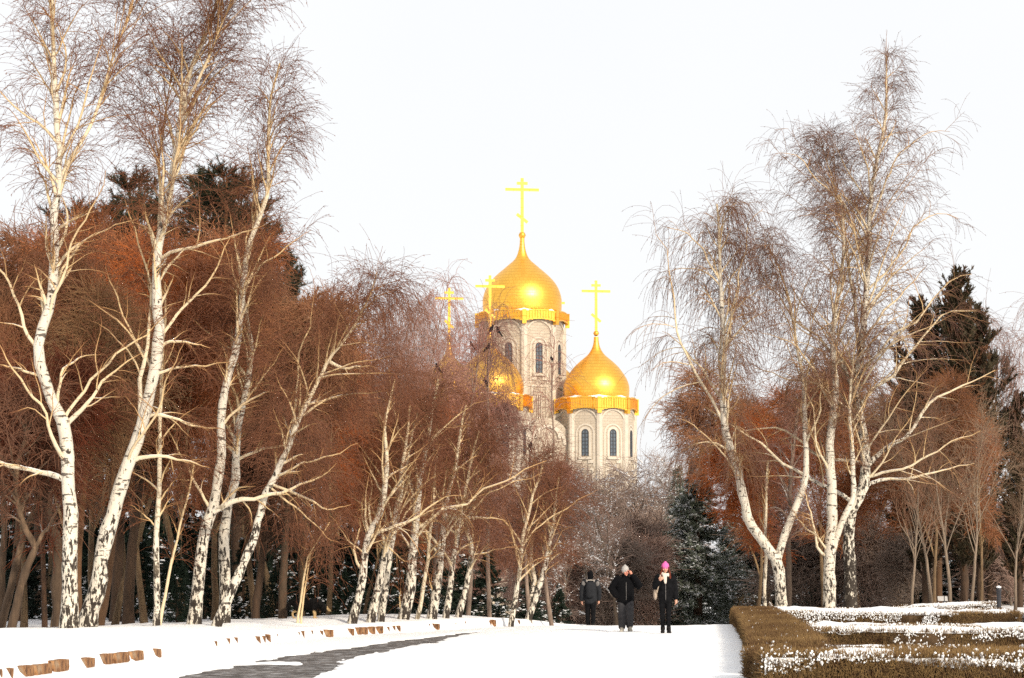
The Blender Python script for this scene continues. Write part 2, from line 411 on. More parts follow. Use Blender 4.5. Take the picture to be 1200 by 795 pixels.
# asphalt
t = NT('asphalt'); v = t.coord(); n1 = t.noise(1.2, 4, v); n2 = t.noise(70, 3, v)
c = t.mix(t.rng_(n1, .35, .65), (.055, .048, .044), (.115, .100, .092)); c = t.mix(t.rng_(n2, .62, .72), c, (.17, .15, .14))
c = t.mix(t.math('MULTIPLY', t.rng_(t.noise(3.5, 5, v), .50, .64), .5), c, (.55, .54, .54))
t.bump(n2, .6, .01); M['asphalt'] = t.out(c, .7)
ry = np.arange(22, 70, .5); rl = kerb_x(ry); rr = mound_x(ry)
V = []; F = []
for i, y in enumerate(ry):
    for q in np.linspace(0, 1, 7):
        x = (rl[i] + .05) * (1 - q) + rr[i] * q; V.append([x, y, float(road_z(x, y)) + .001])
n7 = 7
for i in range(len(ry) - 1):
    for k in range(6): F.append([i * n7 + k, i * n7 + k + 1, (i + 1) * n7 + k + 1, (i + 1) * n7 + k])
g = Geo(); g.add(V, F); tag(g.build('road', M['asphalt']), kind='structure')

# kerb stones
t = NT('kerb_sandstone'); v = t.coord(); n = t.noise(7, 5, v); n3 = t.noise(2.0, 2, v)
c = t.mix(t.rng_(n, .35, .65), (.12, .05, .02), (.36, .185, .08)); c = t.mix(t.rng_(t.noise(16, 4, t.coord((1, 1, .35))), .53, .62), c, (.09, .045, .025))
c = t.mix(t.rng_(n3, .62, .68), c, (.30, .2, .12)); t.bump(n, .9, .03); M['stone'] = t.out(c, .9)
rk = np.random.default_rng(5)
def kerb_label(i, a, b):
    names = {2: 'broad orange sandstone kerb block at the front left corner', 3: 'orange sandstone kerb block second in the long front run of four', 4: 'large orange kerb block ending the long front run at the left',
             0: 'sliver of kerb stone nearly buried in snow at the left edge of the photo', 1: 'short brown kerb stub just left of the long front run', 5: 'orange kerb block alone after the gap past the front run',
             6: 'ragged orange kerb block first of the joined pair in front of the birch', 7: 'squarer orange kerb block second of the joined pair in front of the birch', 8: 'orange kerb block standing alone before the last single cube', 9: 'cube shaped orange kerb block last before the long snowed over stretch',
             23: 'wide orange kerb block below the first birch of the slim row', 24: 'low orange kerb block directly after the wide one below the slim birches', 22: 'square orange kerb block under the dog on the snow bank'}
    return names.get(i)
for i, (a, b) in enumerate(SY):
    if b < a: a, b = b, a
    a += .02; b -= .02
    L = max(.12, b - a); ym = (a + b) / 2; xm = float(kerb_x(ym)); ang = math.atan2(float(kerb_x(ym + .5) - kerb_x(ym - .5)), 1.)
    g = Geo(); nx, ny, nz_ = 4, max(4, int(L / .12)), 5
    # rough hewn block: a bevelled, chipped box
    def face_grid(fn, na, nb):
        A, B = np.meshgrid(np.linspace(-1, 1, na), np.linspace(-1, 1, nb), indexing='ij'); P = fn(A.ravel(), B.ravel())
        P = np.sign(P) * np.abs(P); ln = np.linalg.norm(P, axis=1, keepdims=True)
        q = P * (1 - .10 * np.clip(ln - 1.25, 0, 1))
        W = q * np.array([.11, L / 2, .15])
        W += .018 * np.stack([fbm(W[:, 1] * 6 + i * 7, W[:, 2] * 8, 3) - .5, fbm(W[:, 0] * 7, W[:, 2] * 7 + i, 4) - .5, fbm(W[:, 0] * 7, W[:, 1] * 4 + i * 3, 6) - .5], 1) * 2
        a_, b_ = np.meshgrid(np.arange(na - 1), np.arange(nb - 1), indexing='ij'); k0 = (a_ * nb + b_).ravel()
        g.add(W, np.stack([k0, k0 + nb, k0 + nb + 1, k0 + 1], 1))
    one = lambda q: np.ones_like(q)
    face_grid(lambda p, q: np.stack([one(p), p, q], 1), ny, nz_); face_grid(lambda p, q: np.stack([-one(p), -p, q], 1), ny, nz_)
    face_grid(lambda p, q: np.stack([-p, one(p), q], 1), nx, nz_); face_grid(lambda p, q: np.stack([p, -one(p), q], 1), nx, nz_)
    face_grid(lambda p, q: np.stack([p, q, one(p)], 1), nx, ny); face_grid(lambda p, q: np.stack([p, -q, -one(p)], 1), nx, ny)
    o = g.build('kerb_stone', M['stone'], None, False, (xm - .11 + float(rk.uniform(-.015, .015)), ym, float(road_z(xm, ym)) + .055 + float(rk.uniform(-.02, .01))))
    o.rotation_euler = (0, 0, -ang)
    lab = kerb_label(i, a, b)
    if lab: tag(o, lab, 'kerb stone', 'sandstone kerb blocks along the left road edge')
    elif i < 21: tag(o, 'small orange kerb stone showing through the snow below the leaning birch trio', 'kerb stone', 'small kerb stones below the birch trio')
    else: tag(o, 'tiny kerb stone peeping from the snow bank near the far slim birches', 'kerb stone', 'tiny kerb stones below the slim birches')

# ================================================================== HEDGES
t = NT('hedge_twigs'); v = t.coord(); n = t.noise(1.1, 4, v); n2 = t.noise(9, 4, v)
c = t.mix(t.rng_(t.math('ADD', n, t.math('MULTIPLY', t.math('SUBTRACT', t.noise(.45, 3, v), .5), .9)), .35, .65), (.085, .045, .019), (.24, .150, .062)); c = t.mix(t.rng_(n2, .5, .66), c, (.085, .04, .018)); M['hedge'] = t.out(c, .9)
M['hedgecore'] = m_plain('hedge_inner_twigs', (.06, .036, .018), .95, .4, 8, .6)
def hedge(label, path, width, h, seed, snow_face=.5, snow_top=.6, dens=1., snowmask=None, tall=0.):
    """path: polyline of ground centre points; a clipped hedge that follows it"""
    rng = np.random.default_rng(seed); path = np.asarray(path, float)
    o0 = np.array([path[0, 0], path[0, 1], 0]); root = thing('hedge', label, 'hedge', (path[0, 0], path[0, 1], 0), 0, 'clipped parterre hedges')
    d = np.r_[0, np.cumsum(np.linalg.norm(np.diff(path, axis=0), axis=1))]; Ltot = d[-1]
    def pos(s):
        return np.stack([np.interp(s, d, path[:, 0]), np.interp(s, d, path[:, 1])], -1)
    def frame(s):
        p = pos(s); q = pos(np.minimum(s + .05, Ltot)) - pos(np.maximum(s - .05, 0)); q = norm(q); return p, q, np.stack([-q[:, 1], q[:, 0]], -1)
    # core: a lumpy loft
    ns = max(6, int(Ltot / .25)); s = np.linspace(0, Ltot, ns); p, T, N = frame(s)
    ang = np.linspace(-.5 * pi, 1.5 * pi, 25)[:-1]
    cs = np.sign(np.cos(ang)) * np.abs(np.cos(ang)) ** .28; sn_ = np.sign(np.sin(ang)) * np.abs(np.sin(ang)) ** .28
    zg = np.array([gz(a, b) for a, b in p])
    hw = width / 2; ends = np.ones(ns); ends[0] = ends[-1] = .86
    lump = 1 + .2 * (fbm(s[:, None] * 1.7 + 10 * ang[None] * 0 + seed, ang[None] * 2 + 0 * s[:, None], seed) - .5)
    W = (p[:, None, :] + N[:, None, :] * (cs[None, :, None] * (hw - .05) * (ends[:, None] * lump)[..., None]))
    Z = zg[:, None] + (h - .04) / 2 + sn_[None, :] * (h - .04) / 2 * lump * ends[:, None]
    V = np.concatenate([W, Z[..., None]], -1); na = len(ang)
    i, k = np.meshgrid(np.arange(ns - 1), np.arange(na), indexing='ij'); k2 = (k + 1) % na
    g = Geo(); g.add(V - o0, np.stack([i * na + k, i * na + k2, (i + 1) * na + k2, (i + 1) * na + k], -1).reshape(-1, 4))
    for e in (0, ns - 1):
        c0 = V[e].mean(0) - o0 + np.r_[T[e] * (-.06 if e == 0 else .06), 0]; r0 = V[e] - o0
        g.add(np.vstack([r0, c0]), [[q, (q + 1) % na, na, q] for q in range(na)])
    g.build('branches', M['hedgecore'], root)
    # twigs
    def surf(n, top=.45):
        s_ = rng.uniform(0, Ltot, n); u = rng.random(n); p, T, N = frame(s_); zg_ = np.interp(s_, s, zg)
        istop = u < top; side = np.where(rng.random(n) < .5, -1., 1.); a = np.where(istop, rng.uniform(-1, 1, n), side)
        z = np.where(istop, h - .06, rng.uniform(.0, h - .05, n)) * (1 + .06 * (fbm(s_ * 1.7, a, seed) - .5))
        endsel = rng.random(n) < min(.4, width / Ltot * .6)
        s_[endsel & ~istop] = np.where(rng.random((endsel & ~istop).sum()) < .5, 0, Ltot); p, T, N = frame(s_)
        ee = endsel & ~istop; a[ee] = rng.uniform(-1, 1, ee.sum())
        P = np.c_[p + N * (a * (hw - .04))[:, None], zg_ + z]
        out = np.where(istop[:, None], np.array([[0, 0, 1.]]), np.c_[N * side[:, None], np.full(n, .9)])
        out[ee] = np.c_[T[ee] * np.where(s_[ee] < .1, -1, 1)[:, None], np.full(ee.sum(), .9)]
        return P, norm(out), istop, s_, a
    nt = int(dens * 2300 * Ltot * (width + 2 * h) / 2)
    P, O, top, s_, a = surf(nt)
    D = norm(O + rng.normal(size=O.shape) * .38); L = rng.uniform(.04, .13, nt) * (1 + tall) * np.where(top, .85, 1.)
    P3 = grow(P - o0, D, L, 2, -.05, .12, rng)
    g = Geo(); g.tubes(P3, taper(np.full(nt, .0052), .003, 2), 3); g.build('foliage', M['hedge'], root)
    # snow: dabs clinging to the twigs and a broken blanket on top
    nd = int(snow_face * 1500 * Ltot * (width * .5 + 2 * h) / 2)
    P, O, top, s_, a = surf(nd, .25)
    keep = fbm(s_ * .9 + seed, P[:, 2] * 2 + a, seed + 1) + .35 * ((P[:, 2] - np.interp(s_, s, zg)) / h - .6) > .40
    if snowmask is not None: keep &= rng.random(nd) < snowmask(s_ / Ltot, a)
    P = P[keep] + O[keep] * rng.uniform(.02, .08, (keep.sum(), 1)); rr_ = rng.uniform(.005, .015, len(P)) * (1 + .3 * top[keep])
    g = Geo(); g.lumps(P - o0, rr_ * rng.uniform(.8, 1.6, len(P)), rr_ * rng.uniform(.8, 1.6, len(P)), rr_ * rng.uniform(.9, 1.9, len(P)), rng, 5)
    ns2 = int(Ltot / .07); nu = int(width / .06); S, U = np.meshgrid(np.linspace(0, Ltot, ns2), np.linspace(-1, 1, nu), indexing='ij')
    p, T, N = frame(S.ravel()); zz = np.interp(S.ravel(), s, zg)
    thick = snow_top - .62 + 1.25 * (fbm(S.ravel() * .8 + seed * 3, U.ravel() * 1.3 * hw, seed + 4) - .5) + .18 * (fbm(S.ravel() * 4, U.ravel() * hw * 5, seed + 5) - .5)
    if snowmask is not None: thick = thick + .5 * (snowmask(S.ravel() / Ltot, U.ravel()) - .75)
    edge = np.minimum(1 - np.abs(U.ravel()), np.minimum(S.ravel(), Ltot - S.ravel()) / hw); thick = np.minimum(thick, .5)
    zt = zz + h - .05 + np.where(thick > 0, .07 + .10 * np.clip(thick, 0, .5) * 2 * sm(0, .25, edge), .035 + np.maximum(thick, -.4) * .5) - .10 * (1 - sm(0, .10, edge))
    zt += .02 * (fbm(S.ravel() * 9, U.ravel() * hw * 9, seed + 6) - .5)
    i, k = np.meshgrid(np.arange(ns2 - 1), np.arange(nu - 1), indexing='ij'); b = (i * nu + k).ravel()
    Vt = np.c_[p + N * (U.ravel() * hw * 1.0)[:, None], zt] - o0
    Fq = np.stack([b, b + nu, b + nu + 1, b + 1], 1); keepf = (thick[Fq] > -.06).any(1); Fq = Fq[keepf]
    g.add(Vt, Fq)
    tag(g.build('snow_cover', M['snow'], root), kind='stuff')
    return root
def hx(px, Y): return (px - 600) * Y / FPX
# long hedge beside the path (its left face is the line seen in the photo)
LHY = np.array([20, 27, 35, 50, 66, 77, 88, 96.]); LHX = np.array([2.2, 2.75, 3.45, 4.75, 6.0, 6.95, 7.95, 8.7])
hedge('long brown clipped hedge running beside the snowy path, mostly bare of snow', [(np.interp(y, LHY, LHX) + .56, y) for y in np.linspace(34.6, 96, 22)], 1.05, .44, 11, .03, .12, .85, None, .3)
hedge('nearest cross hedge at the lower right, ochre twigs with a snow cap at its right', [(hx(884, 32.5), 32.6), (hx(1000, 33), 32.6), (7.5, 32.5), (10.5, 32.4)], 2.4, .43, 12, .95, .70, 1.4, lambda q, a: np.where(q > .5, 1., np.where(np.abs(a) < .985, .12, .8)), .1)
hedge('second cross hedge from the front, thick broken snow along its top and face', [(hx(945, 46), 46.4), (7.5, 46.2), (10, 46.1), (hx(1290, 46), 45.8)], 3.4, .43, 13, .95, .53, 1.25)
hedge('third cross hedge from the front, smooth white snow stripe on its left half', [(hx(884, 66), 67.2), (9, 67), (11.5, 66.8), (13.6, 66.6)], 5.0, .42, 14, .85, .57, .8, lambda q, a: np.where(q < .7, 1., .55))
hedge('farthest snow dusted cross hedge with a cut square end, in front of the right birches', [(hx(905, 80), 80.6), (11, 80.4), (13.5, 80.2), (hx(1163, 80), 80)], 3.0, .48, 15, .9, .50, 1.)
hedge('brown low hedge without snow at the far right beside the third cross hedge', [(13.9, 65.6), (16.4, 65.4), (19, 65.2)], 2.6, .36, 16, .35, .2, .5)
hedge('low bare brown hedge behind the foot of the two right birches', [(hx(905, 96.5), 97.2), (12.8, 97.0), (hx(1060, 97), 96.8)], 1.6, .52, 17, .05, .08, .5)

# ================================================================== LIGHT AND SKY
SUN_AZ, SUN_EL = 30., 27.          # right of and behind the camera
w = bpy.data.worlds.new('World'); SC.world = w; w.use_nodes = True; nt = w.node_tree
bg = nt.nodes['Background']; sky = nt.nodes.new('ShaderNodeTexSky'); sky.sky_type = 'NISHITA'; sky.sun_disc = False
sky.sun_elevation = R_(SUN_EL); sky.sun_rotation = R_(180 - SUN_AZ); sky.air_density = 1.0; sky.dust_density = 3.0; sky.ozone_density = 1.
tc = nt.nodes.new('ShaderNodeTexCoord'); nz = nt.nodes.new('ShaderNodeTexNoise'); nz.inputs['Scale'].default_value = 2.2; nz.inputs['Detail'].default_value = 4
nt.links.new(tc.outputs['Generated'], nz.inputs['Vector'])
rp = nt.nodes.new('ShaderNodeMapRange'); rp.inputs[1].default_value = .3; rp.inputs[2].default_value = .7; rp.inputs[3].default_value = .88; rp.inputs[4].default_value = .98
nt.links.new(nz.outputs['Fac'], rp.inputs[0])
mx = nt.nodes.new('ShaderNodeMix'); mx.data_type = 'RGBA'; nt.links.new(rp.outputs[0], mx.inputs[0]); nt.links.new(sky.outputs[0], mx.inputs[6]); mx.inputs[7].default_value = (8.3, 8.33, 8.38, 1)
nt.links.new(mx.outputs[2], bg.inputs['Color']); bg.inputs['Strength'].default_value = .08
sd = bpy.data.lights.new('sun', 'SUN'); sd.energy = 2.8; sd.angle = R_(6); sd.color = (1., .89, .73)
so = bpy.data.objects.new('sun', sd); COL.objects.link(so)
az = R_(SUN_AZ); sdir = Vector((sin(az) * cos(R_(SUN_EL)), -cos(az) * cos(R_(SUN_EL)), sin(R_(SUN_EL))))
so.rotation_euler = (-sdir).to_track_quat('-Z', 'Y').to_euler(); so.location = sdir * 60 + Vector((0, 60, 0))
SC.view_settings.view_transform = 'Standard'; SC.view_settings.look = 'None'; SC.view_settings.exposure = .65; SC.view_settings.gamma = 1; SC.view_settings.use_curve_mapping = False
cd = bpy.data.cameras.new('camera'); co = bpy.data.objects.new('camera', cd); COL.objects.link(co); SC.camera = co
co.location = (0, 0, CAMZ); co.rotation_euler = (pi / 2 + PITCH, 0, 0); cd.sensor_fit = 'HORIZONTAL'; cd.sensor_width = 36; cd.lens = 36 * FPX / PW; cd.clip_start = .5; cd.clip_end = 6000
SC.cycles.use_adaptive_sampling = True; SC.cycles.adaptive_threshold = .02; SC.cycles.max_bounces = 6; SC.cycles.diffuse_bounces = 3; SC.cycles.glossy_bounces = 3; SC.cycles.transparent_max_bounces = 6; SC.cycles.use_denoising = False; SC.cycles.denoiser = 'OPENIMAGEDENOISE'; SC.cycles.denoising_input_passes = 'RGB_ALBEDO_NORMAL'; SC.cycles.denoising_prefilter = 'ACCURATE'
# ================================================================== CHURCH
DC = 262.
t = NT('pale_church_brick'); tc_ = t.coord((1, 1, 1)); sx = t.n('ShaderNodeSeparateXYZ'); t.l(tc_, sx.inputs[0]); cb = t.n('ShaderNodeCombineXYZ')
# brick courses wrap the octagon: use distance round and height
t.l(t.math('ADD', sx.outputs[0], sx.outputs[1]), cb.inputs[0]); t.l(sx.outputs[2], cb.inputs[1])
bk = t.n('ShaderNodeTexBrick'); t.l(cb.outputs[0], bk.inputs['Vector']); bk.inputs['Scale'].default_value = 1.; bk.inputs['Brick Width'].default_value = .75; bk.inputs['Row Height'].default_value = .3; bk.inputs['Mortar Size'].default_value = .022
bk.inputs['Color1'].default_value = (.50, .43, .34, 1); bk.inputs['Color2'].default_value = (.44, .375, .295, 1); bk.inputs['Mortar'].default_value = (.30, .25, .195, 1)
n = t.noise(.5, 4, t.coord()); c = t.mix(t.rng_(n, .3, .7, 0, .5), bk.outputs['Color'], (.38, .31, .23)); M['brick'] = t.out(c, .9)
M['trim'] = m_plain('carved_church_trim', (.52, .455, .37), .85, .1, 2)
def m_gold(name, col, rough, scale):
    t = NT(name); t.b.inputs['Metallic'].default_value = 1.; v = t.coord(); b = t.n('ShaderNodeTexBrick'); 
    c_ = t.n('ShaderNodeTexCoord'); s_ = t.n('ShaderNodeSeparateXYZ'); t.l(c_.outputs['Object'], s_.inputs[0]); an = t.math('ARCTAN2', s_.outputs[1], s_.outputs[0]); k = t.n('ShaderNodeCombineXYZ'); t.l(t.math('MULTIPLY', an, 5.), k.inputs[0]); t.l(s_.outputs[2], k.inputs[1])
    t.l(k.outputs[0], b.inputs['Vector']); b.inputs['Scale'].default_value = scale; b.inputs['Brick Width'].default_value = .8; b.inputs['Row Height'].default_value = .5; b.inputs['Mortar Size'].default_value = .02
    b.inputs['Color1'].default_value = (*col, 1); b.inputs['Color2'].default_value = (col[0] * .93, col[1] * .9, col[2] * .85, 1); b.inputs['Mortar'].default_value = (col[0] * .6, col[1] * .5, col[2] * .4, 1)
    n = t.noise(.35, 3, v); c = t.mix(t.rng_(n, .35, .65, 0, .3), b.outputs['Color'], (col[0] * .95, col[1] * .8, col[2] * .7))
    t.bump(b.outputs['Fac'], .15, .02); t.out(c, rough); return t.m
M['gold'] = m_gold('gold_dome_tiles', (1., .58, .10), .40, 1.4)
M['goldplain'] = m_gold('gold_sheet', (1., .60, .10), .38, .5)
M['goldpanel'] = m_gold('gold_gallery_panel', (.86, .50, .085), .45, 1.2)
t = NT('window_glass'); t.out((.09, .11, .13), .12); t.b.inputs['Specular IOR Level'].default_value = .7; M['glass'] = t.m
M['mullion'] = m_plain('dark_window_bars', (.05, .05, .055), .6)
church_base = np.array([at(612, 666, DC)[0], DC, gz(at(612, 666, DC)[0], DC)])
church = thing('church', 'pale brick church with gold onion domes and three bar crosses rising beyond the bare trees', 'church', church_base)
TH = math.atan2(49, 123); LSP = 132 / FPX * (DC)
def mat4(x, y, z, rz=0.): return np.array(Matrix.Translation((x, y, z)) @ Matrix.Rotation(rz, 4, 'Z'))
def px_z(py, Y): return at(600, py, Y)[2] - church_base[2]
def onion_prof(pts, s, zf): return [(r * s, zf(y)) for y, r in pts]
MAIN = [(371, 44), (366, 46), (358, 46.6), (350, 46.3), (341, 43.8), (333, 39.5), (326, 33.5), (320, 27), (315, 21), (310, 15.2), (306, 10.5), (302, 7.4), (297, 5.2), (291, 3.7), (285, 2.9), (279, 2.6)]
SIDE = [(471, 37), (466, 38.2), (459, 38.9), (452, 38.4), (445, 36), (438, 31.8), (431, 26.5), (425, 20.5), (420, 14.6), (416, 10), (411, 6.4), (406, 4.2), (401, 3.1), (395, 2.6)]
def cross(parent, cx, cy, z0, s, H, W1, yaw):
    """three-bar cross: H shaft height px, s metres per px; bars and shaft of one gold sheet"""
    g = Geo(); t_ = 1.45 * s * (W1 / 17.) ; M4 = mat4(cx, cy, z0, yaw); d = t_ * .8
    def bar(x0, z0_, x1, z1_, hw):
        a = np.array([x0, z0_]); b = np.array([x1, z1_]); u = (b - a) / np.linalg.norm(b - a); n_ = np.array([-u[1], u[0]]) * hw
        g.prism([a - n_, b - n_, b + n_, a + n_], 2 * d, M4 @ mat4(0, -d, 0))
    bar(0, -.5 * s, 0, H * s, t_)
    d = t_ * .72; bar(-W1 * s, .79 * H * s, W1 * s, .79 * H * s, t_ * .95); d = t_ * .76; bar(-W1 * .32 * s, .905 * H * s, W1 * .32 * s, .905 * H * s, t_ * .95); d = t_ * .68; bar(-W1 * .32 * s, .345 * H * s, W1 * .32 * s, .195 * H * s, t_ * .95)
    c = g.build('cross', M['goldplain'], parent, False); return c
def arch_outline(w, zb, zt, n=10):
    r = w / 2; zs = zt - r
    return [(-r, zb), (r, zb)] + [(r * cos(a), zs + r * sin(a)) for a in np.linspace(0, pi, n)]
def arch_band(g, w_in, w_out, zb, zt_in, d, M4, n=12, legs=True):
    """raised moulding round an arch"""
    ri, ro = w_in / 2, w_out / 2; zs = zt_in - ri; pi_, po = [], []
    if legs: pi_.append((-ri, zb)); po.append((-ro, zb))
    for a in np.linspace(pi, 0, n): pi_.append((ri * cos(a), zs + ri * sin(a))); po.append((ro * cos(a), zs + ro * sin(a)))
    if legs: pi_.append((ri, zb)); po.append((ro, zb))
    m = len(pi_); V = []
    for y in (0, d):
        for p in pi_: V.append((p[0], y, p[1]))
        for p in po: V.append((p[0], y, p[1]))
    V = np.array(V) @ M4[:3, :3].T + M4[:3, 3]; F = []
    for i in range(m - 1):
        j = i + 1; F += [[2 * m + i, 2 * m + j, 3 * m + j, 3 * m + i], [i, m + i, m + j, j], [i, j, 2 * m + j, 2 * m + i], [m + i, 3 * m + i, 3 * m + j, m + j]]
    F += [[0, 2 * m, 3 * m, m], [m - 1, 2 * m - 1, 4 * m - 1, 3 * m - 1]]
    g.add(V, F)
def tower(cxpx, Y, sc, prof, ytop_cross, yball, ballr, crossW, yband0, yband1, hwband, hwdrum, ydrum_bot, win, rot, yaw, dyy=0., detail=True):
    """all y values are photo rows of this tower's own depth, turned into heights; sc = px scale"""
    s = Y / FPX; cx = at(cxpx, 500, Y)[0] - church_base[0]; cy = Y - church_base[1]
    zf = lambda y: px_z(y + dyy, Y)
    dome_o = None
    g = Geo(); ps = np.array(prof); yy = np.linspace(0, len(ps) - 1, 60); k = np.arange(len(ps))
    pr = [(np.interp(q, k, ps[:, 1]) * s, zf(np.interp(q, k, ps[:, 0]))) for q in yy]
    # smooth the profile
    pr = catmull(np.array([(r * s, zf(y)) for y, r in prof]), 64)
    g.lathe(pr - np.array([0, pr[0, 1]]), 48)
    dome = g.build('dome', M['gold'], church); dome.location = (cx, cy, pr[0, 1])
    zb = zf(yball); g = Geo(); g.lathe([(.01, -ballr * s), (ballr * .7 * s, -ballr * .72 * s), (ballr * s, 0), (ballr * .7 * s, ballr * .72 * s), (.01, ballr * s)], 16)
    ball = g.build('finial_ball', M['goldpanel'], dome); ball.location = (0, 0, zb - pr[0, 1])
    cross(dome, 0, 0, zb - pr[0, 1] + ballr * s * .6, s, (zf(ytop_cross) - zb) / s - ballr * .6, crossW, yaw)
    # drum
    z0, z1 = zf(ydrum_bot), zf(yband0); R = hwdrum * s
    g = Geo(); g.lathe([(R, z0), (R, z1)], 8, (cx, cy), rot); drum = g.build('drum', M['brick'], church, False)
    apo = R * cos(pi / 8); fw = 2 * R * sin(pi / 8)
    # corner pilasters, arch scallops, window surrounds, gallery
    gt = Geo(); 
    for q in range(8):
        a = rot + q * pi / 4; x, y = cx + R * cos(a), cy + R * sin(a)
        gt.lathe([(.36 * hwdrum / 45, z0 + .1), (.36 * hwdrum / 45, zf(yband1 + 3))], 8, (x - .12 * cos(a), y - .12 * sin(a)), 0)
    hasw = []
    Rb = hwband * s; zb0, zb1 = zf(yband1), zf(yband0); fwb = 2 * Rb * sin(pi / 8); apob = Rb * cos(pi / 8)
    gb = Geo(); gp = Geo(); gs = Geo(); gw = Geo(); gm = Geo(); gn = Geo()
    for q in range(8):
        a = rot + (q + .5) * pi / 4; n_ = (cos(a), sin(a)); rz = a - pi / 2 + pi    # local x along face, local -y outward
        Mf = mat4(cx + n_[0] * apo, cy + n_[1] * apo, 0, a + pi / 2)
        # local +y points inward: a+90deg turns -y to outward
        arch_band(gt, fw * .84, fw * .95, z1, zf(yband1 - .5), -.16, Mf @ mat4(0, 0.02, 0), 12, False)
        # gallery panel: gold sheet, slightly arched lower and upper edge, with a row of upright ribs
        Mb = mat4(cx + n_[0] * apob, cy + n_[1] * apob, 0, a + pi / 2); n = 9; hw_ = fwb / 2 - .02
        up = [(x, zb1 + .18 * (1 - (x / hw_) ** 2)) for x in np.linspace(hw_, -hw_, n)]; dn = [(x, zb0 + .34 * (1 - (x / hw_) ** 2)) for x in np.linspace(-hw_, hw_, n)]
        Vv = []
        for yq in (-.09, .09):
            Vv += [(x, yq, z) for x, z in dn] + [(x, yq, z) for x, z in up[::-1]]
        Vv = np.array(Vv) @ Mb[:3, :3].T + Mb[:3, 3]; F = []
        for i in range(n - 1): F += [[i, i + 1, n + i + 1, n + i], [2 * n + i, 3 * n + i, 3 * n + i + 1, 2 * n + i + 1], [n + i, n + i + 1, 3 * n + i + 1, 3 * n + i], [i, 2 * n + i, 2 * n + i + 1, i + 1]]
        F += [[0, n, 3 * n, 2 * n], [n - 1, 3 * n - 1, 4 * n - 1, 2 * n - 1]]
        gb.add(Vv, F)
        for x in np.linspace(-hw_ * .86, hw_ * .86, 11):
            zz = .27 * (1 - (x / hw_) ** 2); gp.box((x - .045, -.16, zb0 + zz + .1), (x + .045, -.092, zb1 + zz - .16), Mb)
        for zz_, hh in ((zb0 + .0, .12), (zb1 - .12, .12)):
            for i in range(n - 1):
                xm = (np.linspace(-hw_, hw_, n)[i] + np.linspace(-hw_, hw_, n)[i + 1]) / 2; b_ = .27 * (1 - (xm / hw_) ** 2)
                gp.box((xm - hw_ / (n - 1) - .001, -.15, zz_ + b_), (xm + hw_ / (n - 1) - .004, -.094, zz_ + b_ + hh), Mb)
        # corner bracket
        aq = rot + q * pi / 4; Mc = mat4(cx + Rb * cos(aq), cy + Rb * sin(aq), 0, aq + pi / 2)
        gp.box((-.22, -.16, zb0 - .28), (.22, .3, zb1 + .18), Mc)
        # window
        if sin(a) < .5:
            hasw.append(q); ww, wt, wb = win; ww *= s; zt, zw = zf(wt), zf(wb)
            arch_band(gt, ww * 1.18, ww * 1.95, zw - .1, zt + .10 * ww + .0, -.10, Mf @ mat4(0, .02, 0)); arch_band(gt, ww * 2.55, ww * 3.05, zw - 1.2, zt + .72 * ww, -.08, Mf @ mat4(0, .02, 0))
            gt.box((-ww * 1.05, -.22, zw - .38), (ww * 1.05, .05, zw - .12), Mf)
            gg = Geo(); gg.prism(arch_outline(ww, zw, zt), .05, Mf @ mat4(0, -.055, 0)); pane = gg.build('window', M['glass'], church, False); gm = Geo()
            gm.box((-.045, -.10, zw), (.045, -.058, zt - .02), Mf)
            for f in np.linspace(.12, .86, 6): gm.box((-ww / 2, -.095, zw + (zt - zw) * f - .035), (ww / 2, -.06, zw + (zt - zw) * f + .035), Mf)
            arch_band(gm, ww * .9, ww * 1.06, zw, zt + .0, -.07, Mf @ mat4(0, -.05, 0))
            gm.build('window_bars', M['mullion'], pane, False)
            # carved sill step and blind niche below
            zq = zw - .55
            gt.box((-ww * 1.3, -.14, zq - .25), (-ww * .5, .05, zq + .1), Mf); gt.box((ww * .5, -.14, zq - .25), (ww * 1.3, .05, zq + .1), Mf)
            zn0, zn1 = zq - 5.2, zq - .8
            for x0, x1, z_0, z_1 in ((-ww * 1.35, -ww * 1.15, zn0, zn1), (ww * 1.15, ww * 1.35, zn0, zn1), (-ww * 1.15, ww * 1.15, zn1 - .18, zn1), (-ww * .42, -ww * .28, zn0, zn1 - 1.0), (ww * .28, ww * .42, zn0, zn1 - 1.0), (-ww * .07, ww * .07, zn0, zn1 - 1.0)):
                gt.box((x0, -.14, z_0), (x1, .03, z_1), Mf)
    gt.build('drum_trim', M['trim'], drum, False)
    gal = gb.build('gallery', M['goldpanel'], church, False); gp.build('ribs', M['goldplain'], gal, False)
    # snowy ledge on top of the gallery
    g = Geo(); zl = zb1 - .02
    g.lathe([(pr[0, 0] * .9, zl + .62), (pr[0, 0] * 1.02, zl + .5), (Rb * .93, zl + .16), (Rb * .965, zl + .02), (Rb * .96, zl - .25), (R * .9, zl - .4), (.1, zl - .45)], 8, (cx, cy), rot)
    g.build('snow_ledge', M['snow'], gal, False)
    return cx, cy, z0
rotm = -pi / 2 + R_(2.4)
C1, S1 = cos(TH) * LSP / 2, sin(TH) * LSP / 2
yawc = R_(8)
tower(612, DC, 1, MAIN, 209, 276, 4.3, 20., 370, 381.5, 54, 49, 500, (7.6, 406, 440), rotm, yawc)
dr = -S1 * 0 + (S1 - C1)      # right front: +e1/2 - e2/2
YR = DC + (S1 - C1); YF = DC + (-S1 - C1); YL = DC + (-S1 + C1); YB = DC + (S1 + C1)
HS = 666 - 329.
def side_rows(Y):             # photo rows of the right front tower moved to another tower's depth
    k = YR / Y
    f = lambda y: 666 - (666 - y) * k
    return k, f
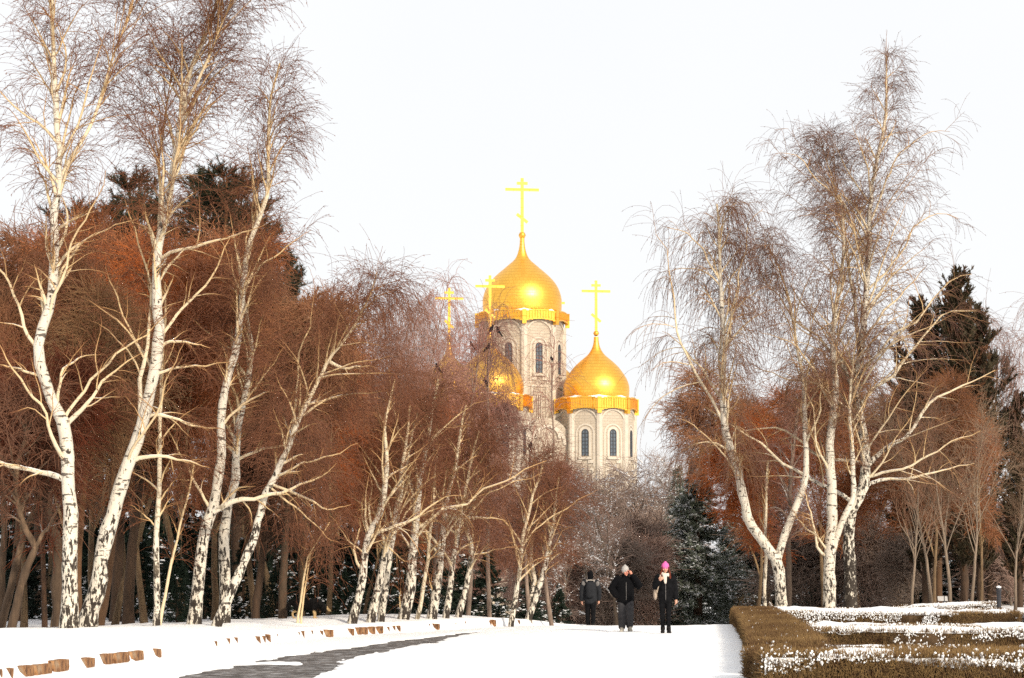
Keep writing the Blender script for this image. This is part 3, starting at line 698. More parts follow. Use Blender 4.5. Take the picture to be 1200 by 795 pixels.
for cxp, Y in ((699, YR), (574, YF), (526, YL), (646, YB)):
    k, f = side_rows(Y)
    # heights in metres are those of the right front tower; widths in px scale with depth
    tower(cxp, Y, 1, [(f(y), r * k) for y, r in SIDE], f(329), f(391), 3.4 * k, 17. * k, f(470), f(484), 48 * k, 45 * k, f(640), (7.6 * k, f(506), f(536)), rotm, yawc)
# body: square block with round gables between the corner towers
zr = px_z(530, DC); g = Geo(); Mb = mat4(0, 0, 0, TH); hb = LSP / 2 + .9
g.box((-hb, -hb, -1), (hb, hb, zr), Mb); body = g.build('wall', M['brick'], church, False)
for q in range(4):
    gk = Geo(); gr_ = Geo()
    Mq = mat4(0, 0, 0, TH + q * pi / 2) @ mat4(0, -hb, 0)
    for xk, rk_ in ((0, 2.9), (-4.6, 1.6), (4.6, 1.6)):
        pts = [(xk + rk_ * cos(a), zr - .2 + (rk_ + .6) * sin(a)) for a in np.linspace(0, pi, 15)]
        gk.prism([(xk - rk_, zr - .6)][::-1] + [(xk + rk_, zr - .6)] + pts, .8, Mq @ mat4(0, -.12 - .01 * abs(xk), 0))
        arch_band(gr_, 2 * rk_ * .62, 2 * rk_ * .74, zr, zr - .2 + (rk_ + .6) * .70, -.15, Mq @ mat4(xk, -.13, 0), 12, False)
        # snow on the gable's back
        V = []; 
    for xx in (-6.5, -3.0, 3.0, 6.5): gk.box((xx - .45, -.3, -1), (xx + .45, .2, zr - .9), Mq)
    arch_band(gr_, 2.3, 2.9, zr, zr + 2.3, -.24, Mq @ mat4(0, -.14, 0), 24, False)
    gb_ = gk.build('gable', M['brick'], church, False); gr_.build('gable_moulding', M['trim'], gb_, False)
g = Geo()
for q in range(4):
    Mq = mat4(0, 0, 0, TH + q * pi / 2) @ mat4(0, -hb + .7, 0)
    for xk, rk_ in ((0, 2.8), (-4.6, 1.5), (4.6, 1.5)):
        pts = [(xk + rk_ * cos(a), zr - .2 + (rk_ + .65) * sin(a)) for a in np.linspace(0, pi, 15)]
        g.prism(pts, 5.0, Mq)
g.lathe([(hb * 1.25, zr + .1), (hb * .8, zr + 1.2), (5.2, zr + 2.6)], 4, (0, 0), TH + pi / 4)
g.build('snowy_roof', M['snow'], church, False)
# second tier of round gables with a medallion under the main drum
g = Geo(); gt = Geo(); zt_ = px_z(507, DC - 6); Mq = mat4(0, 0, 0, TH)
for q in range(4):
    Mq = mat4(0, 0, 0, TH + q * pi / 2) @ mat4(0, -5.4, 0)
    for xk, r_ in ((-2.7, 2.3), (2.7, 2.3)):
        pts = [(xk + r_ * cos(a), zt_ + r_ * sin(a)) for a in np.linspace(0, pi, 15)]; g.prism([(xk - r_, zt_ - 3.4)][::-1] + [(xk + r_, zt_ - 3.4)] + pts, 2.2, Mq)
        for w_, v_ in ((1.5, 1.9), (3.9, 4.4)): arch_band(gt, w_, v_, zt_, zt_ + w_ / 2, -.15, Mq @ mat4(xk, .02, 0), 18, False)
        Vn = mat4(xk, .02, 0)
        lo = np.array(Matrix.Rotation(pi, 4, 'Y')); arch_band(gt, 1.5, 1.9, 0, 1.5 / 2, -.15, Mq @ mat4(xk, .02, zt_) @ lo, 18, False)
kk = g.build('upper_gable', M['brick'], church, False); gt.build('medallion', M['trim'], kk, False)
# ================================================================== TREES
def ground_pt(px, Y):
    x = hx(px, Y) ; z = gz(x, Y)
    for _ in range(3):
        # the trunk foot may hide below the crest: follow the sight column
        x = at(px, 720, Y)[0]
    return np.array([x, Y, gz(x, Y)])
def stem(pts, w0, w1, Y, base, dy=0., n=26, foot=True, rng=None, wob=.10, pw=1.):
    """photo polyline at depth Y (leaning dy metres in depth) -> local centre line and radii"""
    m = len(pts); W = []
    for i, p in enumerate(pts): W.append(at(p[0], p[1], Y + dy * i / max(1, m - 1)))
    W = np.array(W)
    if foot:
        W[0, 2] = min(W[0, 2], base[2] + .02); W = np.vstack([W[0] - np.array([(W[1] - W[0])[0] * .1, 0, .25]), W])
    P = catmull(W, n)
    if rng is not None and wob:
        k = np.linspace(0, 1, n); P[:, 1] += wob * np.sin(k * 7 + rng.uniform(0, 6)) * k
        am = (.0028 if n > 20 else .010) * np.linalg.norm(P[-1] - P[0]); q_ = np.sin(k[:, None] * np.array([[11., 13., 9.]]) + rng.uniform(0, 6, (1, 3))) + .7 * np.sin(k[:, None] * np.array([[23., 27., 21.]]) + rng.uniform(0, 6, (1, 3))) + .3 * rng.normal(size=(n, 3)); P += am * q_ * np.minimum(k * 4, 1)[:, None]
    t_ = np.linspace(0, 1, n)
    if not foot: w0, w1 = w0 * .8, min(w1 * .38, .8)
    r = (w0 + (w1 - w0) * t_ ** pw) / 2 * Y / FPX
    if foot: r = r * (1 + .38 * np.exp(-t_ * n / 1.6))
    if rng is not None: r = r * (1 + .05 * rng.normal(size=n))
    return P - base, r
BIRCH = dict(c2=8, c3=8, l2=.42, l3=.62, g2=.05, g3=.14, rt=.0042, cat=2)
def birch(label, px, Y, stems, limbs, seed, group=None, mat=None, name='birch_tree', extra_y=0., **kw):
    rng = np.random.default_rng(seed); b = ground_pt(px, Y)
    st = [stem(*s, Y, b, rng=rng, **(s_kw or {})) if False else stem(s[0], s[1], s[2], Y, b, rng=rng, **(s[3] if len(s) > 3 else {})) for s in stems]
    lm = [stem(l[0], l[1], l[2], Y, b, rng=rng, foot=False, n=14, **(l[3] if len(l) > 3 else {})) for l in limbs]
    def snap(P, pool):                                   # a limb leaves the wood it grows from
        d = np.hypot(pool[:, 0] - P[0, 0], pool[:, 2] - P[0, 2]); k = np.linspace(0, 1, len(P))[:, None]
        return P + (pool[int(np.argmin(d))] - P[0]) * (1 - k) ** 2
    for i in range(1, len(st)):
        if not (len(stems[i]) < 4 or stems[i][3].get('foot', True)): st[i] = (snap(st[i][0], catmull(st[0][0], 120)), st[i][1])
    pool = np.concatenate([catmull(P, 120) for P, R in st])
    for i in range(len(lm)):
        k0 = np.concatenate([pool] + [catmull(lm[j][0], 60)[4:] for j in range(i)]) if False else pool
        d0 = np.hypot(k0[:, 0] - lm[i][0][0, 0], k0[:, 2] - lm[i][0][0, 2]).min()
        if d0 < .7: lm[i] = (snap(lm[i][0], k0), lm[i][1])
    p = dict(BIRCH); p.update(kw)
    return tree_from(name, label, 'birch tree', b, st, lm, rng, mat or M['birch'], group, **p)

# ---- near left birches (traced)
birch('tallest left birch, pale trunk bending left then forking high, first in from the left edge', 80, 50,
  [([(81, 739), (82, 678), (84, 599), (80, 549), (75, 499), (55, 455), (46, 420), (50, 385), (58, 352), (60, 282), (65, 241), (73, 206), (70, 150), (64, 60), (65, -30), (66, -80)], 20, 2.5, dict(n=40)),
   ([(72, 212), (85, 185), (100, 161), (118, 120), (131, 75), (150, 20), (160, -30)], 7, 2, dict(foot=False, dy=1.))],
  [([(79, 566), (65, 558), (50, 553), (25, 550), (0, 543), (-30, 520), (-60, 500)], 10, 4), ([(78, 500), (90, 485), (105, 470), (125, 445), (145, 425), (165, 412)], 8, 2.5),
   ([(76, 540), (62, 520), (55, 490), (35, 460), (15, 430), (-5, 400)], 7, 3, dict(dy=-1.)), ([(50, 412), (35, 385), (15, 340), (-5, 310), (-25, 270)], 7, 2.5),
   ([(70, 480), (71, 445), (85, 425), (105, 415), (118, 417)], 6, 2.5, dict(dy=1.5)), ([(55, 395), (75, 330), (88, 280), (105, 255), (115, 225), (120, 200)], 6, 2, dict(dy=-1.)),
   ([(80, 490), (100, 455), (130, 425), (160, 400), (200, 360)], 6, 2), ([(57, 350), (80, 300), (120, 270), (170, 250)], 5, 2, dict(dy=1.)), ([(52, 440), (20, 432), (-10, 425)], 5, 2)],
  101, nl=34, Lmax=3.0, t0=.42, ang=(.4, .95), up=.35)
birch('left birch with a boldly leaning, snow streaked foot, second in from the left edge', 100, 51,
  [([(101, 739), (108, 710), (116, 690), (120, 650), (128, 615), (140, 570), (150, 540), (163, 505), (172, 470), (179, 420), (184, 390), (185, 330), (188, 300), (198, 245), (205, 190), (215, 130), (222, 85), (245, 20), (260, -35)], 21, 2.5, dict(n=44)),
   ([(186, 345), (187, 290), (187, 210), (188, 180), (194, 140), (200, 80)], 7, 2.5, dict(foot=False, dy=1.2)), ([(213, 140), (225, 110), (240, 80), (265, 15), (280, -20)], 6, 2, dict(foot=False, dy=-1.))],
  [([(162, 510), (165, 470), (168, 440), (175, 400), (172, 325), (160, 270), (148, 230)], 9, 2.5), ([(166, 495), (180, 488), (200, 490), (230, 500), (260, 503)], 7, 2.5), ([(152, 548), (165, 540), (185, 535), (215, 540), (245, 548)], 8, 3),
   ([(183, 395), (200, 375), (230, 345), (255, 310), (275, 270)], 6, 2), ([(183, 412), (196, 402), (220, 401), (245, 408)], 6, 2.5), ([(185, 305), (205, 295), (240, 285), (290, 273), (310, 262)], 6, 2, dict(dy=-1.)),
   ([(182, 440), (210, 432), (240, 428), (270, 425)], 5, 2), ([(176, 440), (165, 410), (150, 390), (135, 340), (120, 310)], 5, 2, dict(dy=1.)), ([(150, 550), (160, 520), (185, 480), (200, 440), (215, 400)], 5, 2, dict(dy=-1.2))],
  102, nl=34, Lmax=2.9, t0=.45, ang=(.4, .95), up=.4)
birch('slender straight young birch, third from the left edge of the photo', 183, 52,
  [([(183, 737), (184, 660), (186, 600), (187, 530), (186, 480), (190, 430), (194, 380), (192, 330)], 8.5, 2.)], [([(189, 590), (200, 570), (215, 550)], 3, 1.5), ([(184, 620), (165, 600), (148, 590)], 3, 1.5)], 103, nl=12, Lmax=1.6, t0=.3, c2=6, c3=7)
birch('thin leaning birch sapling beside the slender young birch', 190, 52.6,
  [([(187, 737), (192, 705), (200, 660), (212, 615), (222, 575), (228, 540)], 4.5, 1.6)], [], 104, nl=8, Lmax=1.2, t0=.4, c2=5, c3=6)
birch('left birch of the close trio above the small kerb stones, trunk black streaked low down', 228, 53,
  [([(227, 735), (232, 690), (238, 623), (247, 592), (261, 524), (262, 489), (270, 440), (279, 400), (285, 330), (292, 285), (306, 245), (312, 210), (315, 160), (320, 110), (330, 75)], 15, 2, dict(n=36))],
  [([(246, 600), (240, 590), (222, 555), (210, 530), (195, 500)], 6, 2.5), ([(248, 602), (262, 590), (280, 572), (300, 570)], 5, 2), ([(284, 350), (300, 320), (335, 290), (365, 270)], 4, 1.6), ([(262, 500), (280, 480), (300, 465), (340, 455)], 5, 2)],
  105, nl=34, Lmax=2.3, t0=.4, ang=(.35, .85), up=.45, l3=.7, g3=.18)
birch('upright middle birch of the close trio above the small kerb stones', 262, 54,
  [([(262, 737), (263, 690), (263, 623), (268, 590), (277, 560), (280, 500), (290, 440), (294, 400), (285, 350), (280, 290)], 15, 3, dict(n=30))],
  [([(258, 600), (250, 590), (240, 578)], 4, 2), ([(278, 540), (300, 530), (330, 522), (360, 520)], 5, 2), ([(285, 470), (310, 440), (335, 405)], 4, 1.5)],
  106, nl=26, Lmax=2.2, t0=.45, ang=(.4, .9), up=.35)
birch('right birch of the close trio, leaning strongly right over the road with a long limb', 253, 52,
  [([(252, 738), (266, 706), (282, 670), (298, 632), (308, 589), (318, 564), (338, 519), (358, 478), (383, 425), (398, 405), (415, 385), (432, 350), (440, 320)], 12.5, 1.2, dict(n=40))],
  [([(250, 600), (270, 590), (300, 584), (330, 577), (350, 567), (370, 562), (395, 545)], 9, 3, dict(dy=-.4)), ([(335, 577), (360, 585), (385, 598), (410, 590)], 5, 2), ([(385, 425), (400, 432), (420, 430), (440, 431)], 6, 2.5), ([(350, 490), (380, 470), (410, 462)], 4.5, 2), ([(320, 560), (350, 545), (385, 535), (420, 520)], 4, 2),
   ([(340, 515), (345, 470), (350, 430), (362, 380), (370, 330)], 5, 1.6, dict(dy=1.)), ([(330, 580), (365, 610), (385, 630), (402, 640)], 3.5, 1.4)],
  107, nl=30, Lmax=2.1, t0=.42, ang=(.4, 1.), up=.1, l3=.95, g3=.30, g2=.10)
birch('pair of pale whip thin birch stems standing behind the dog', 351, 56, [([(349, 728), (354, 690), (361, 655), (374, 632), (386, 612)], 3.2, 1.4), ([(353, 728), (357, 690), (362, 660), (366, 630)], 2.6, 1.2, dict(dy=.2))], [], 108, nl=8, Lmax=1., t0=.4, c2=5, c3=5)

# ---- second group: slim row along the bank
SL = 'slim birches in a row on the far snow bank'
def slim(label, px, Y, pts, w0, w1, limbs, seed, **kw):
    p = dict(nl=20, Lmax=2.1, t0=.30, ang=(.4, .95), up=.25, g1=.03, l3=.65, g3=.17, c2=7, c3=7, prof=lambda t_: np.where(t_ < .3, .6 + 1.2 * t_, .96 - .85 * (t_ - .3) / .7)); p.update(kw)
    return birch(label, px, Y, [(pts, w0, w1, dict(n=30))], limbs, seed, SL, **p)
slim('first slim birch right of the dog, forking low with an arm to the left', 412, 58, [(412, 732), (425, 678), (432, 629), (447, 599), (452, 550), (452, 500), (457, 470), (462, 445)], 11, 2,
  [([(422, 670), (414, 655), (415, 640), (421, 620), (420, 600)], 5, 2.5), ([(433, 632), (450, 622), (470, 615), (487, 606), (521, 584), (542, 581)], 6, 2), ([(431, 628), (425, 605), (424, 590), (430, 575)], 4, 1.5), ([(428, 650), (410, 635), (395, 615), (385, 600)], 3, 1.2)], 111)
slim('second slim birch right of the dog, whiter one of two close twin trunks', 435, 59, [(434, 731), (443, 690), (452, 640), (462, 610), (470, 560), (476, 510), (481, 475)], 11, 2, [([(455, 640), (470, 655), (482, 660)], 3, 1.3)], 112)
slim('third slim birch right of the dog, yellowish bark, close beside a twin trunk', 445, 59.6, [(446, 730), (451, 690), (460, 638), (468, 590), (476, 540), (485, 505), (491, 475)], 9.5, 2, [([(464, 625), (480, 600), (500, 560), (515, 520)], 3.5, 1.4)], 113)
slim('thickest slim birch of the row, foot dark streaked before a snowy spruce', 472, 61, [(472, 729), (480, 690), (486, 640), (488, 599), (495, 540), (506, 490), (510, 465), (514, 445)], 14, 2.5,
  [([(490, 620), (520, 600), (545, 592), (563, 574), (608, 557), (640, 540)], 5, 2), ([(472, 725), (468, 705), (470, 690)], 4, 3), ([(492, 560), (470, 520), (460, 470), (455, 430)], 5, 2), ([(497, 530), (520, 500), (545, 480), (570, 470)], 4, 1.6)], 114)
slim('thinnest birch stem of the row, curving upright in the middle', 489, 62, [(488, 729), (495, 700), (502, 640), (507, 599), (510, 560), (512, 500)], 5.5, 1.6, [([(506, 605), (520, 600), (545, 597), (560, 600)], 2.5, 1.)], 115, nl=12, Lmax=1.4)
slim('slim birch just right of the thinnest stem, with one long low arm', 507, 62.5, [(506, 728), (511, 690), (518, 640), (522, 600), (530, 560), (537, 520), (542, 495), (546, 475)], 12, 2,
  [([(522, 618), (530, 610), (545, 607), (557, 606), (575, 607), (593, 611)], 6, 2.5), ([(508, 700), (503, 680), (500, 660)], 2.5, 1)], 116)
slim('second last slim birch of the row, straight trunk before the dark spruce', 522, 63.5, [(522, 728), (527, 690), (534, 643), (538, 610), (548, 560), (555, 530), (561, 505)], 8.5, 2, [([(536, 620), (560, 590), (600, 565), (640, 555)], 3.5, 1.5)], 117)
slim('last slim birch of the row, slightly wavy trunk against the dark spruce', 538, 64.5, [(537, 725), (545, 690), (553, 650), (549, 620), (554, 590), (562, 555), (570, 525)], 8, 2, [([(553, 650), (570, 648), (590, 642), (612, 640)], 2.6, 1.2)], 118, Lmax=2.)
slim('lone leaning birch stem past the spruce, near the rounded end of the snow bank', 599, 66, [(599, 727), (604, 700), (607, 680), (612, 640), (622, 590), (630, 565), (636, 540)], 7, 2, [([(606, 670), (630, 655), (650, 652)], 2.5, 1.), ([(610, 640), (640, 610), (680, 585), (700, 575)], 3., 1.2)], 119, Lmax=1.9)
birch('wide forked grey birch past the end of the snow bank, before a dark spruce', 620, 69,
  [([(617, 733), (624, 710), (632, 690), (640, 660), (648, 610), (655, 560)], 9, 2), ([(619, 733), (622, 705), (626, 680), (622, 650), (628, 600)], 8, 2, dict(dy=.4))], [([(626, 690), (640, 670), (660, 655)], 3, 1.)], 120, group=None, nl=18, Lmax=2., t0=.4)

# ---- right hand birches (traced)
def shoots(G, stems, rng):
    P, R = stems[0]
    p, D, t_, r, ix = kids(P[None], R[None], 46, .80, 1., .10, .38, rng, .35)
    Q = grow(p, D, rng.uniform(.5, 1.5, len(p)), 5, -.02, .04, rng); G.tubes(Q, taper(np.full(len(p), .009), .0045, 5), 3)
birch('tallest right birch, black foot and crooked pale trunk rising to a thin spire', 996, 87,
  [([(996, 706), (997, 670), (996, 634), (999, 599), (1011, 574), (1012, 524), (1003, 475), (1004, 440), (1011, 400), (1014, 354), (1020, 290), (1026, 204), (1034, 147), (1036, 94), (1038, 66)], 16, 1.4, dict(n=44)),
   ([(1008, 420), (1003, 370), (996, 320), (988, 270), (975, 210), (962, 165)], 6, 1.5, dict(foot=False, dy=1.5))],
  [([(997, 590), (975, 572), (950, 560), (910, 540), (870, 505), (845, 488), (828, 475)], 7, 3), ([(993, 545), (970, 540), (945, 530), (920, 508), (890, 502), (865, 506)], 6, 2.5, dict(dy=1.)),
   ([(1012, 550), (1030, 530), (1045, 520), (1068, 505), (1085, 480), (1100, 465), (1130, 450), (1168, 433)], 8, 2.5), ([(1014, 572), (1030, 563), (1060, 562), (1078, 560), (1110, 548), (1145, 543)], 6, 2), ([(1012, 560), (1040, 552), (1070, 545), (1095, 530), (1120, 515), (1150, 505)], 5, 2, dict(dy=-1.)),
   ([(1003, 480), (1020, 455), (1050, 435), (1080, 400), (1100, 370), (1125, 362), (1145, 365)], 6, 2), ([(998, 490), (980, 470), (950, 450), (910, 440), (885, 432)], 5, 2), ([(1010, 400), (1030, 375), (1050, 350), (1070, 330), (1085, 315)], 5, 1.6), ([(1000, 470), (985, 430), (960, 400), (930, 370), (905, 340), (885, 315)], 6, 2), ([(1016, 340), (1045, 310), (1075, 265), (1100, 250), (1120, 255)], 4, 1.5),
   ([(1022, 260), (1050, 190), (1070, 165), (1090, 155), (1115, 155)], 3.5, 1.2), ([(1018, 300), (990, 250), (950, 200), (930, 180), (910, 178)], 3.5, 1.2), ([(1006, 450), (1040, 400), (1075, 375), (1110, 330), (1140, 325)], 5, 2, dict(dy=-1.)), ([(1004, 470), (975, 400), (950, 370), (925, 330)], 5, 2, dict(dy=1.5))],
  131, nl=40, Lmax=5., t0=.24, ang=(.45, 1.0), up=.35, c2=9, c3=8, l3=.95, g3=.22, rt=.0058, prof=lambda t_: np.where(t_ < .25, .7 + t_, np.where(t_ < .7, 1. - (t_ - .25) * 1.1, .34 - (t_ - .7) * .9)), cat=2, catw=.009, mat=M['birchdark'], extra=shoots)
birch('pale birch close beside the black footed tallest right birch, forking just above the hedge', 971, 86,
  [([(971, 706), (973, 670), (975, 640), (976, 589), (974, 549), (974, 500), (977, 450), (976, 400), (985, 330), (990, 270), (985, 230)], 16, 2, dict(dy=1., n=36)),
   ([(975, 660), (980, 640), (990, 610), (1002, 580), (999, 540), (997, 490), (1000, 430), (1008, 370)], 11, 4, dict(foot=False, dy=.4))],
  [([(972, 655), (958, 640), (950, 600), (942, 575)], 5, 2.5), ([(970, 650), (960, 632), (945, 620), (938, 610), (930, 600)], 4, 2), ([(974, 560), (958, 520), (952, 480), (940, 440)], 4, 1.8), ([(975, 480), (950, 430), (925, 400), (890, 390)], 4, 1.6)],
  135, nl=26, Lmax=3.6, t0=.42, ang=(.4, .95), up=.35, c2=8, c3=8, l3=.95, g3=.22, rt=.0058, mat=M['birchfar'])
birch('right birch forking low into two arms like a tuning fork, drooping twigs on the left', 912, 86,
  [([(918, 702), (913, 675), (909, 658), (893, 635), (877, 612), (869, 580), (864, 554), (851, 499), (847, 400), (845, 336), (841, 290), (840, 240)], 15, 2, dict(n=36)),
   ([(909, 660), (920, 625), (934, 589), (942, 555), (944, 500), (940, 440), (930, 380), (915, 320), (900, 285)], 12, 2, dict(foot=False, dy=1.2))],
  [([(852, 500), (830, 460), (805, 420), (790, 350), (780, 300), (770, 280)], 5, 1.6), ([(847, 420), (860, 360), (870, 300), (880, 260), (895, 245)], 4, 1.5), ([(850, 470), (820, 430), (795, 400), (775, 390)], 4, 1.5, dict(dy=1.)), ([(845, 330), (820, 290), (800, 270), (780, 268)], 3.5, 1.3), ([(843, 290), (850, 250), (865, 238), (880, 240)], 3, 1.2), ([(863, 560), (835, 520), (815, 500), (790, 490)], 3, 1.4, dict(dy=-1)),
   ([(942, 520), (960, 480), (965, 430)], 4, 1.5)],
  132, mat=M['birchfar'], nl=29, Lmax=4.3, t0=.36, ang=(.4, .9), up=.45, g1=.07, c2=9, c3=9, l2=.36, l3=1.35, g2=.14, g3=.45, w3=.06, rt=.0062, cat=2, catw=.01)
birch('thin pale birch pole left of the tuning fork shaped birch', 895, 88, [([(896, 703), (897, 640), (898, 590), (899, 540)], 5, 2.5)], [], 133, nl=10, Lmax=1.6, t0=.45)
birch('grey speckled birch trunk in the gap between the two big right birches', 925, 96, [([(926, 702), (924, 640), (926, 590), (928, 540), (935, 480)], 8, 3), ], [([(925, 610), (910, 595), (890, 600)], 4, 1.5), ([(926, 605), (945, 580), (960, 560)], 3, 1.5)], 134, nl=22, Lmax=2.6, t0=.35, mat=M['mauve'])

# ---- free grown trees ----------------------------------------------------------------
def leafless(name, label, tcat, H, spread, seed, mat, trunk_r=.14, lean=.06, fork=2, nl=30, bare=.22, group=None, snowcap=False, **bo):
    """a bare broadleaved tree at the origin"""
    rng = np.random.default_rng(seed)
    n = 22; d = norm(np.array([[rng.normal() * lean, rng.normal() * lean, 1.]])); P = grow(np.zeros((1, 3)) + [[0, 0, -.3]], d, np.array([H]), n - 1, -.015, .045, rng)[0]
    P[:, 2] *= H / (P[-1, 2]); R = trunk_r * (1 - np.linspace(0, 1, n) ** .8 * .95); R[0] *= 1.35; R[1] *= 1.1
    stems = [(P, R)]
    for q in range(fork):
        p, D, t_, r, ix = kids(P[None], R[None], 1, .22 + .14 * q, .36 + .14 * q, .28, .55, rng, .3)
        Q = grow(p, D, np.array([H * rng.uniform(.45, .6)]), 17, -.02, .05, rng)[0]; stems.append((Q, np.maximum(r[0] * .7 * (1 - np.linspace(0, 1, 18) * .93), .006)))
    p = dict(c2=9, c3=12, l2=.42, l3=.8, g2=.02, g3=.06, rt=.006); p.update(bo); 
    lm = p.pop('Lmax', spread); kw = {k_: p.pop(k_) for k_ in ('t0', 'ang', 'up', 'g1', 'prof') if k_ in p}
    kw.setdefault('t0', bare); kw.setdefault('ang', (.4, .95)); kw.setdefault('up', .3)
    ex = None
    if snowcap:
        def ex(G, LP, r_):
            pass
    return tree_from(name, label, tcat, np.zeros(3), stems, [], rng, mat, group, nl=nl, Lmax=lm, k=9, extra=ex, **kw, **p)
RUSTL = 'rust brown bare tree in the dense stand behind the white left birches'; RUSTG = 'rust brown trees behind the left birches'
rust = [leafless('bare_tree', RUSTL, 'tree', 11., 2.9, 300 + i, M['rust'], .12, .08, 2, 34, .33, RUSTG, c2=10, c3=7, l2=.5, l3=.85, g2=.04, g3=.12, c4=1, rt=.0088, w3=.16) for i in range(3)]
mauveL = 'purplish brown round crowned bare tree in the hazy stand before the church'; MAUG = 'purplish trees before the church'
mauve = [leafless('bare_tree', mauveL, 'tree', 10., 3.4, 330 + i, M['mauve'], .12, .06, 3, 32, .2, MAUG, c2=8, c3=8, l2=.5, l3=1.0, g2=.05, g3=.14, c4=1, rt=.0115, w3=.14) for i in range(2)]
def put(proto, used, px, Y, H, H0, rz, label=None, group=None, wide=1., sink=0.):
    b = ground_pt(px, Y); b[2] -= sink; s = H / H0
    if id(proto) not in used:
        used.add(id(proto)); proto.location = [float(q) for q in b]; proto.rotation_euler = (0, 0, rz); proto.scale = (s * wide, s * wide, s)
        if label: proto['label'] = label
        if group: proto['group'] = group
        return proto
    return dup(proto, b, rz, (s * wide, s * wide, s), label, group)
used = set(); rp_ = np.random.default_rng(77)
def top_h(px, Y, top): return (at(px, top, Y)[2] - ground_pt(px, Y)[2]) * .94
# (px, depth, top row, width factor)
RUST = [(-70, 58, 255, 1.), (-20, 62, 290, 1.), (28, 60, 285, .95), (62, 57, 285, .9), (132, 59, 285, 1.0), (105, 66, 262, 1.), (170, 63, 280, 1.), (210, 58, 300, .9), (250, 66, 268, 1.), (300, 62, 300, 1.), (322, 71, 285, 1.), (352, 63, 330, 1.05), (385, 66, 365, 1.),
        (425, 70, 460, .9), (60, 74, 245, 1.1), (150, 76, 240, 1.1), (215, 79, 235, 1.05), (290, 80, 268, 1.1), (410, 82, 425, 1.1), (465, 74, 470, 1.), (500, 80, 505, 1.), (450, 88, 485, 1.)]
for i, (px, Y, tp, wd) in enumerate(RUST): put(rust[i % 3], used, px, Y, top_h(px, Y, tp), 11., rp_.uniform(0, 6.28), wide=wd)
MAU = [(540, 92, 510, 1.), (585, 105, 545, 1.), (622, 100, 585, 1.), (655, 108, 590, 1.), (605, 125, 570, 1.1), (682, 118, 640, .95), (515, 112, 505, 1.1), (640, 132, 575, 1.1), (700, 150, 640, 1.), (480, 120, 475, 1.1), (560, 78, 580, .9)]
for i, (px, Y, tp, wd) in enumerate(MAU): put(mauve[i % 2], used, px, Y, top_h(px, Y, tp), 10., rp_.uniform(0, 6.28), wide=wd)
RR = 'rust brown bare tree in the stand behind the two big right birches'; RRG = 'rust brown trees behind the right birches'
for i, (px, Y, tp, wd) in enumerate([(885, 100, 480, 1.1), (930, 108, 420, 1.15), (965, 100, 440, 1.1), (1010, 110, 400, 1.1), (1050, 104, 420, 1.05), (1075, 112, 440, 1.), (905, 118, 455, 1.2), (990, 122, 430, 1.2), (1095, 95, 430, .9), (1150, 97, 470, .9)]):
    put(rust[i % 3], used, px, Y, top_h(px, Y, tp), 11., rp_.uniform(0, 6.28), RR, RRG, wd)
# weeping grey birches rising behind the slim row
WPL = 'tall weeping birch with grey hanging twigs against the white sky left of the church'; WPG = 'weeping birches left of the church'
def weeping(seed, H, sp): return leafless('weeping_birch', WPL, 'birch tree', H, sp, seed, M['mauve'],   .11, .05, 2, 17, .4, WPG, c2=7, c3=8, l2=.34, l3=1.5, g2=.18, g3=.5, w3=.05, rt=.0062, ang=(.35, .8), up=.45, g1=.09, cat=1, catw=.01)
wp = [weeping(351, 13., 2.6), weeping(352, 13., 2.6)]
for i, (px, Y, tp, wd) in enumerate([(440, 84, 320, 1.), (478, 90, 300, 1.), (510, 96, 325, .9), (552, 112, 335, .8), (395, 92, 330, 1.)]): put(wp[i % 2], used, px, Y, top_h(px, Y, tp), 13., rp_.uniform(0, 6.28), wide=wd)
put(wp[0], used, 1205, 104, top_h(1205, 104, 325), 13., 1., 'hazy weeping birch at the far right edge behind the junipers', 'weeping birch at right edge', 1.)
# snow lined bare trees in the middle behind the walkers
def snowlined(seed, label):
    o = leafless('bare_tree', label, 'tree', 8., 3.0, seed, M['grey'], .12, .10, 3, 15, .12, None, c2=6, c3=5, l2=.45, l3=.8, g2=.02, g3=.06, rt=.008, ang=(.6, 1.2), up=.15, g1=.015)
    rng = np.random.default_rng(seed + 1); cr = [c for c in o.children if c.name.startswith('crown')][0]
    me = cr.data; n = len(me.vertices); co_ = np.zeros(n * 3, np.float32); me.vertices.foreach_get('co', co_); co_ = co_.reshape(-1, 3); rd = np.zeros(n, np.float32); me.attributes['rad'].data.foreach_get('value', rd)
    sel = np.where(rd > .0088)[0]; sel = rng.choice(sel, min(900, len(sel)), replace=False); r_ = rng.uniform(.012, .028, len(sel))
    g = Geo(); g.lumps(co_[sel] + [0, 0, .02], r_ * 1.8, r_ * 1.8, r_, rng, 5); tag(g.build('snow_cover', M['snow'], o), kind='stuff'); return o
sl1 = snowlined(361, 'dark bare tree with snow lined crooked limbs rising behind the man in the grey hat')
sl2 = snowlined(364, 'low snow lined bare tree between the two left walkers of the three')
put(sl1, used, 724, 96, top_h(724, 96, 545), 8., .4); put(sl2, used, 712, 112, top_h(712, 112, 610), 8., 2.2)
put(sl1, used, 762, 128, top_h(762, 128, 535), 8., 2.0, 'snow lined bare tree between the two front walkers, left of the snowy spruce')
put(sl2, used, 690, 100, top_h(690, 100, 600), 8., 4.4, 'short snow lined bare tree behind the man seen from behind')
put(sl1, used, 748, 160, top_h(748, 160, 585), 8., 4.2, 'faint bare tree at the foot of the right church tower', None, 1.)
put(sl2, used, 790, 150, top_h(790, 150, 540), 8., 5.2, 'faint bare tree directly above the woman in the pink hat', None, 1.)
put(sl2, used, 660, 90, top_h(660, 90, 625), 8., 1.1, 'short dark bare tree at the end of the snow bank')
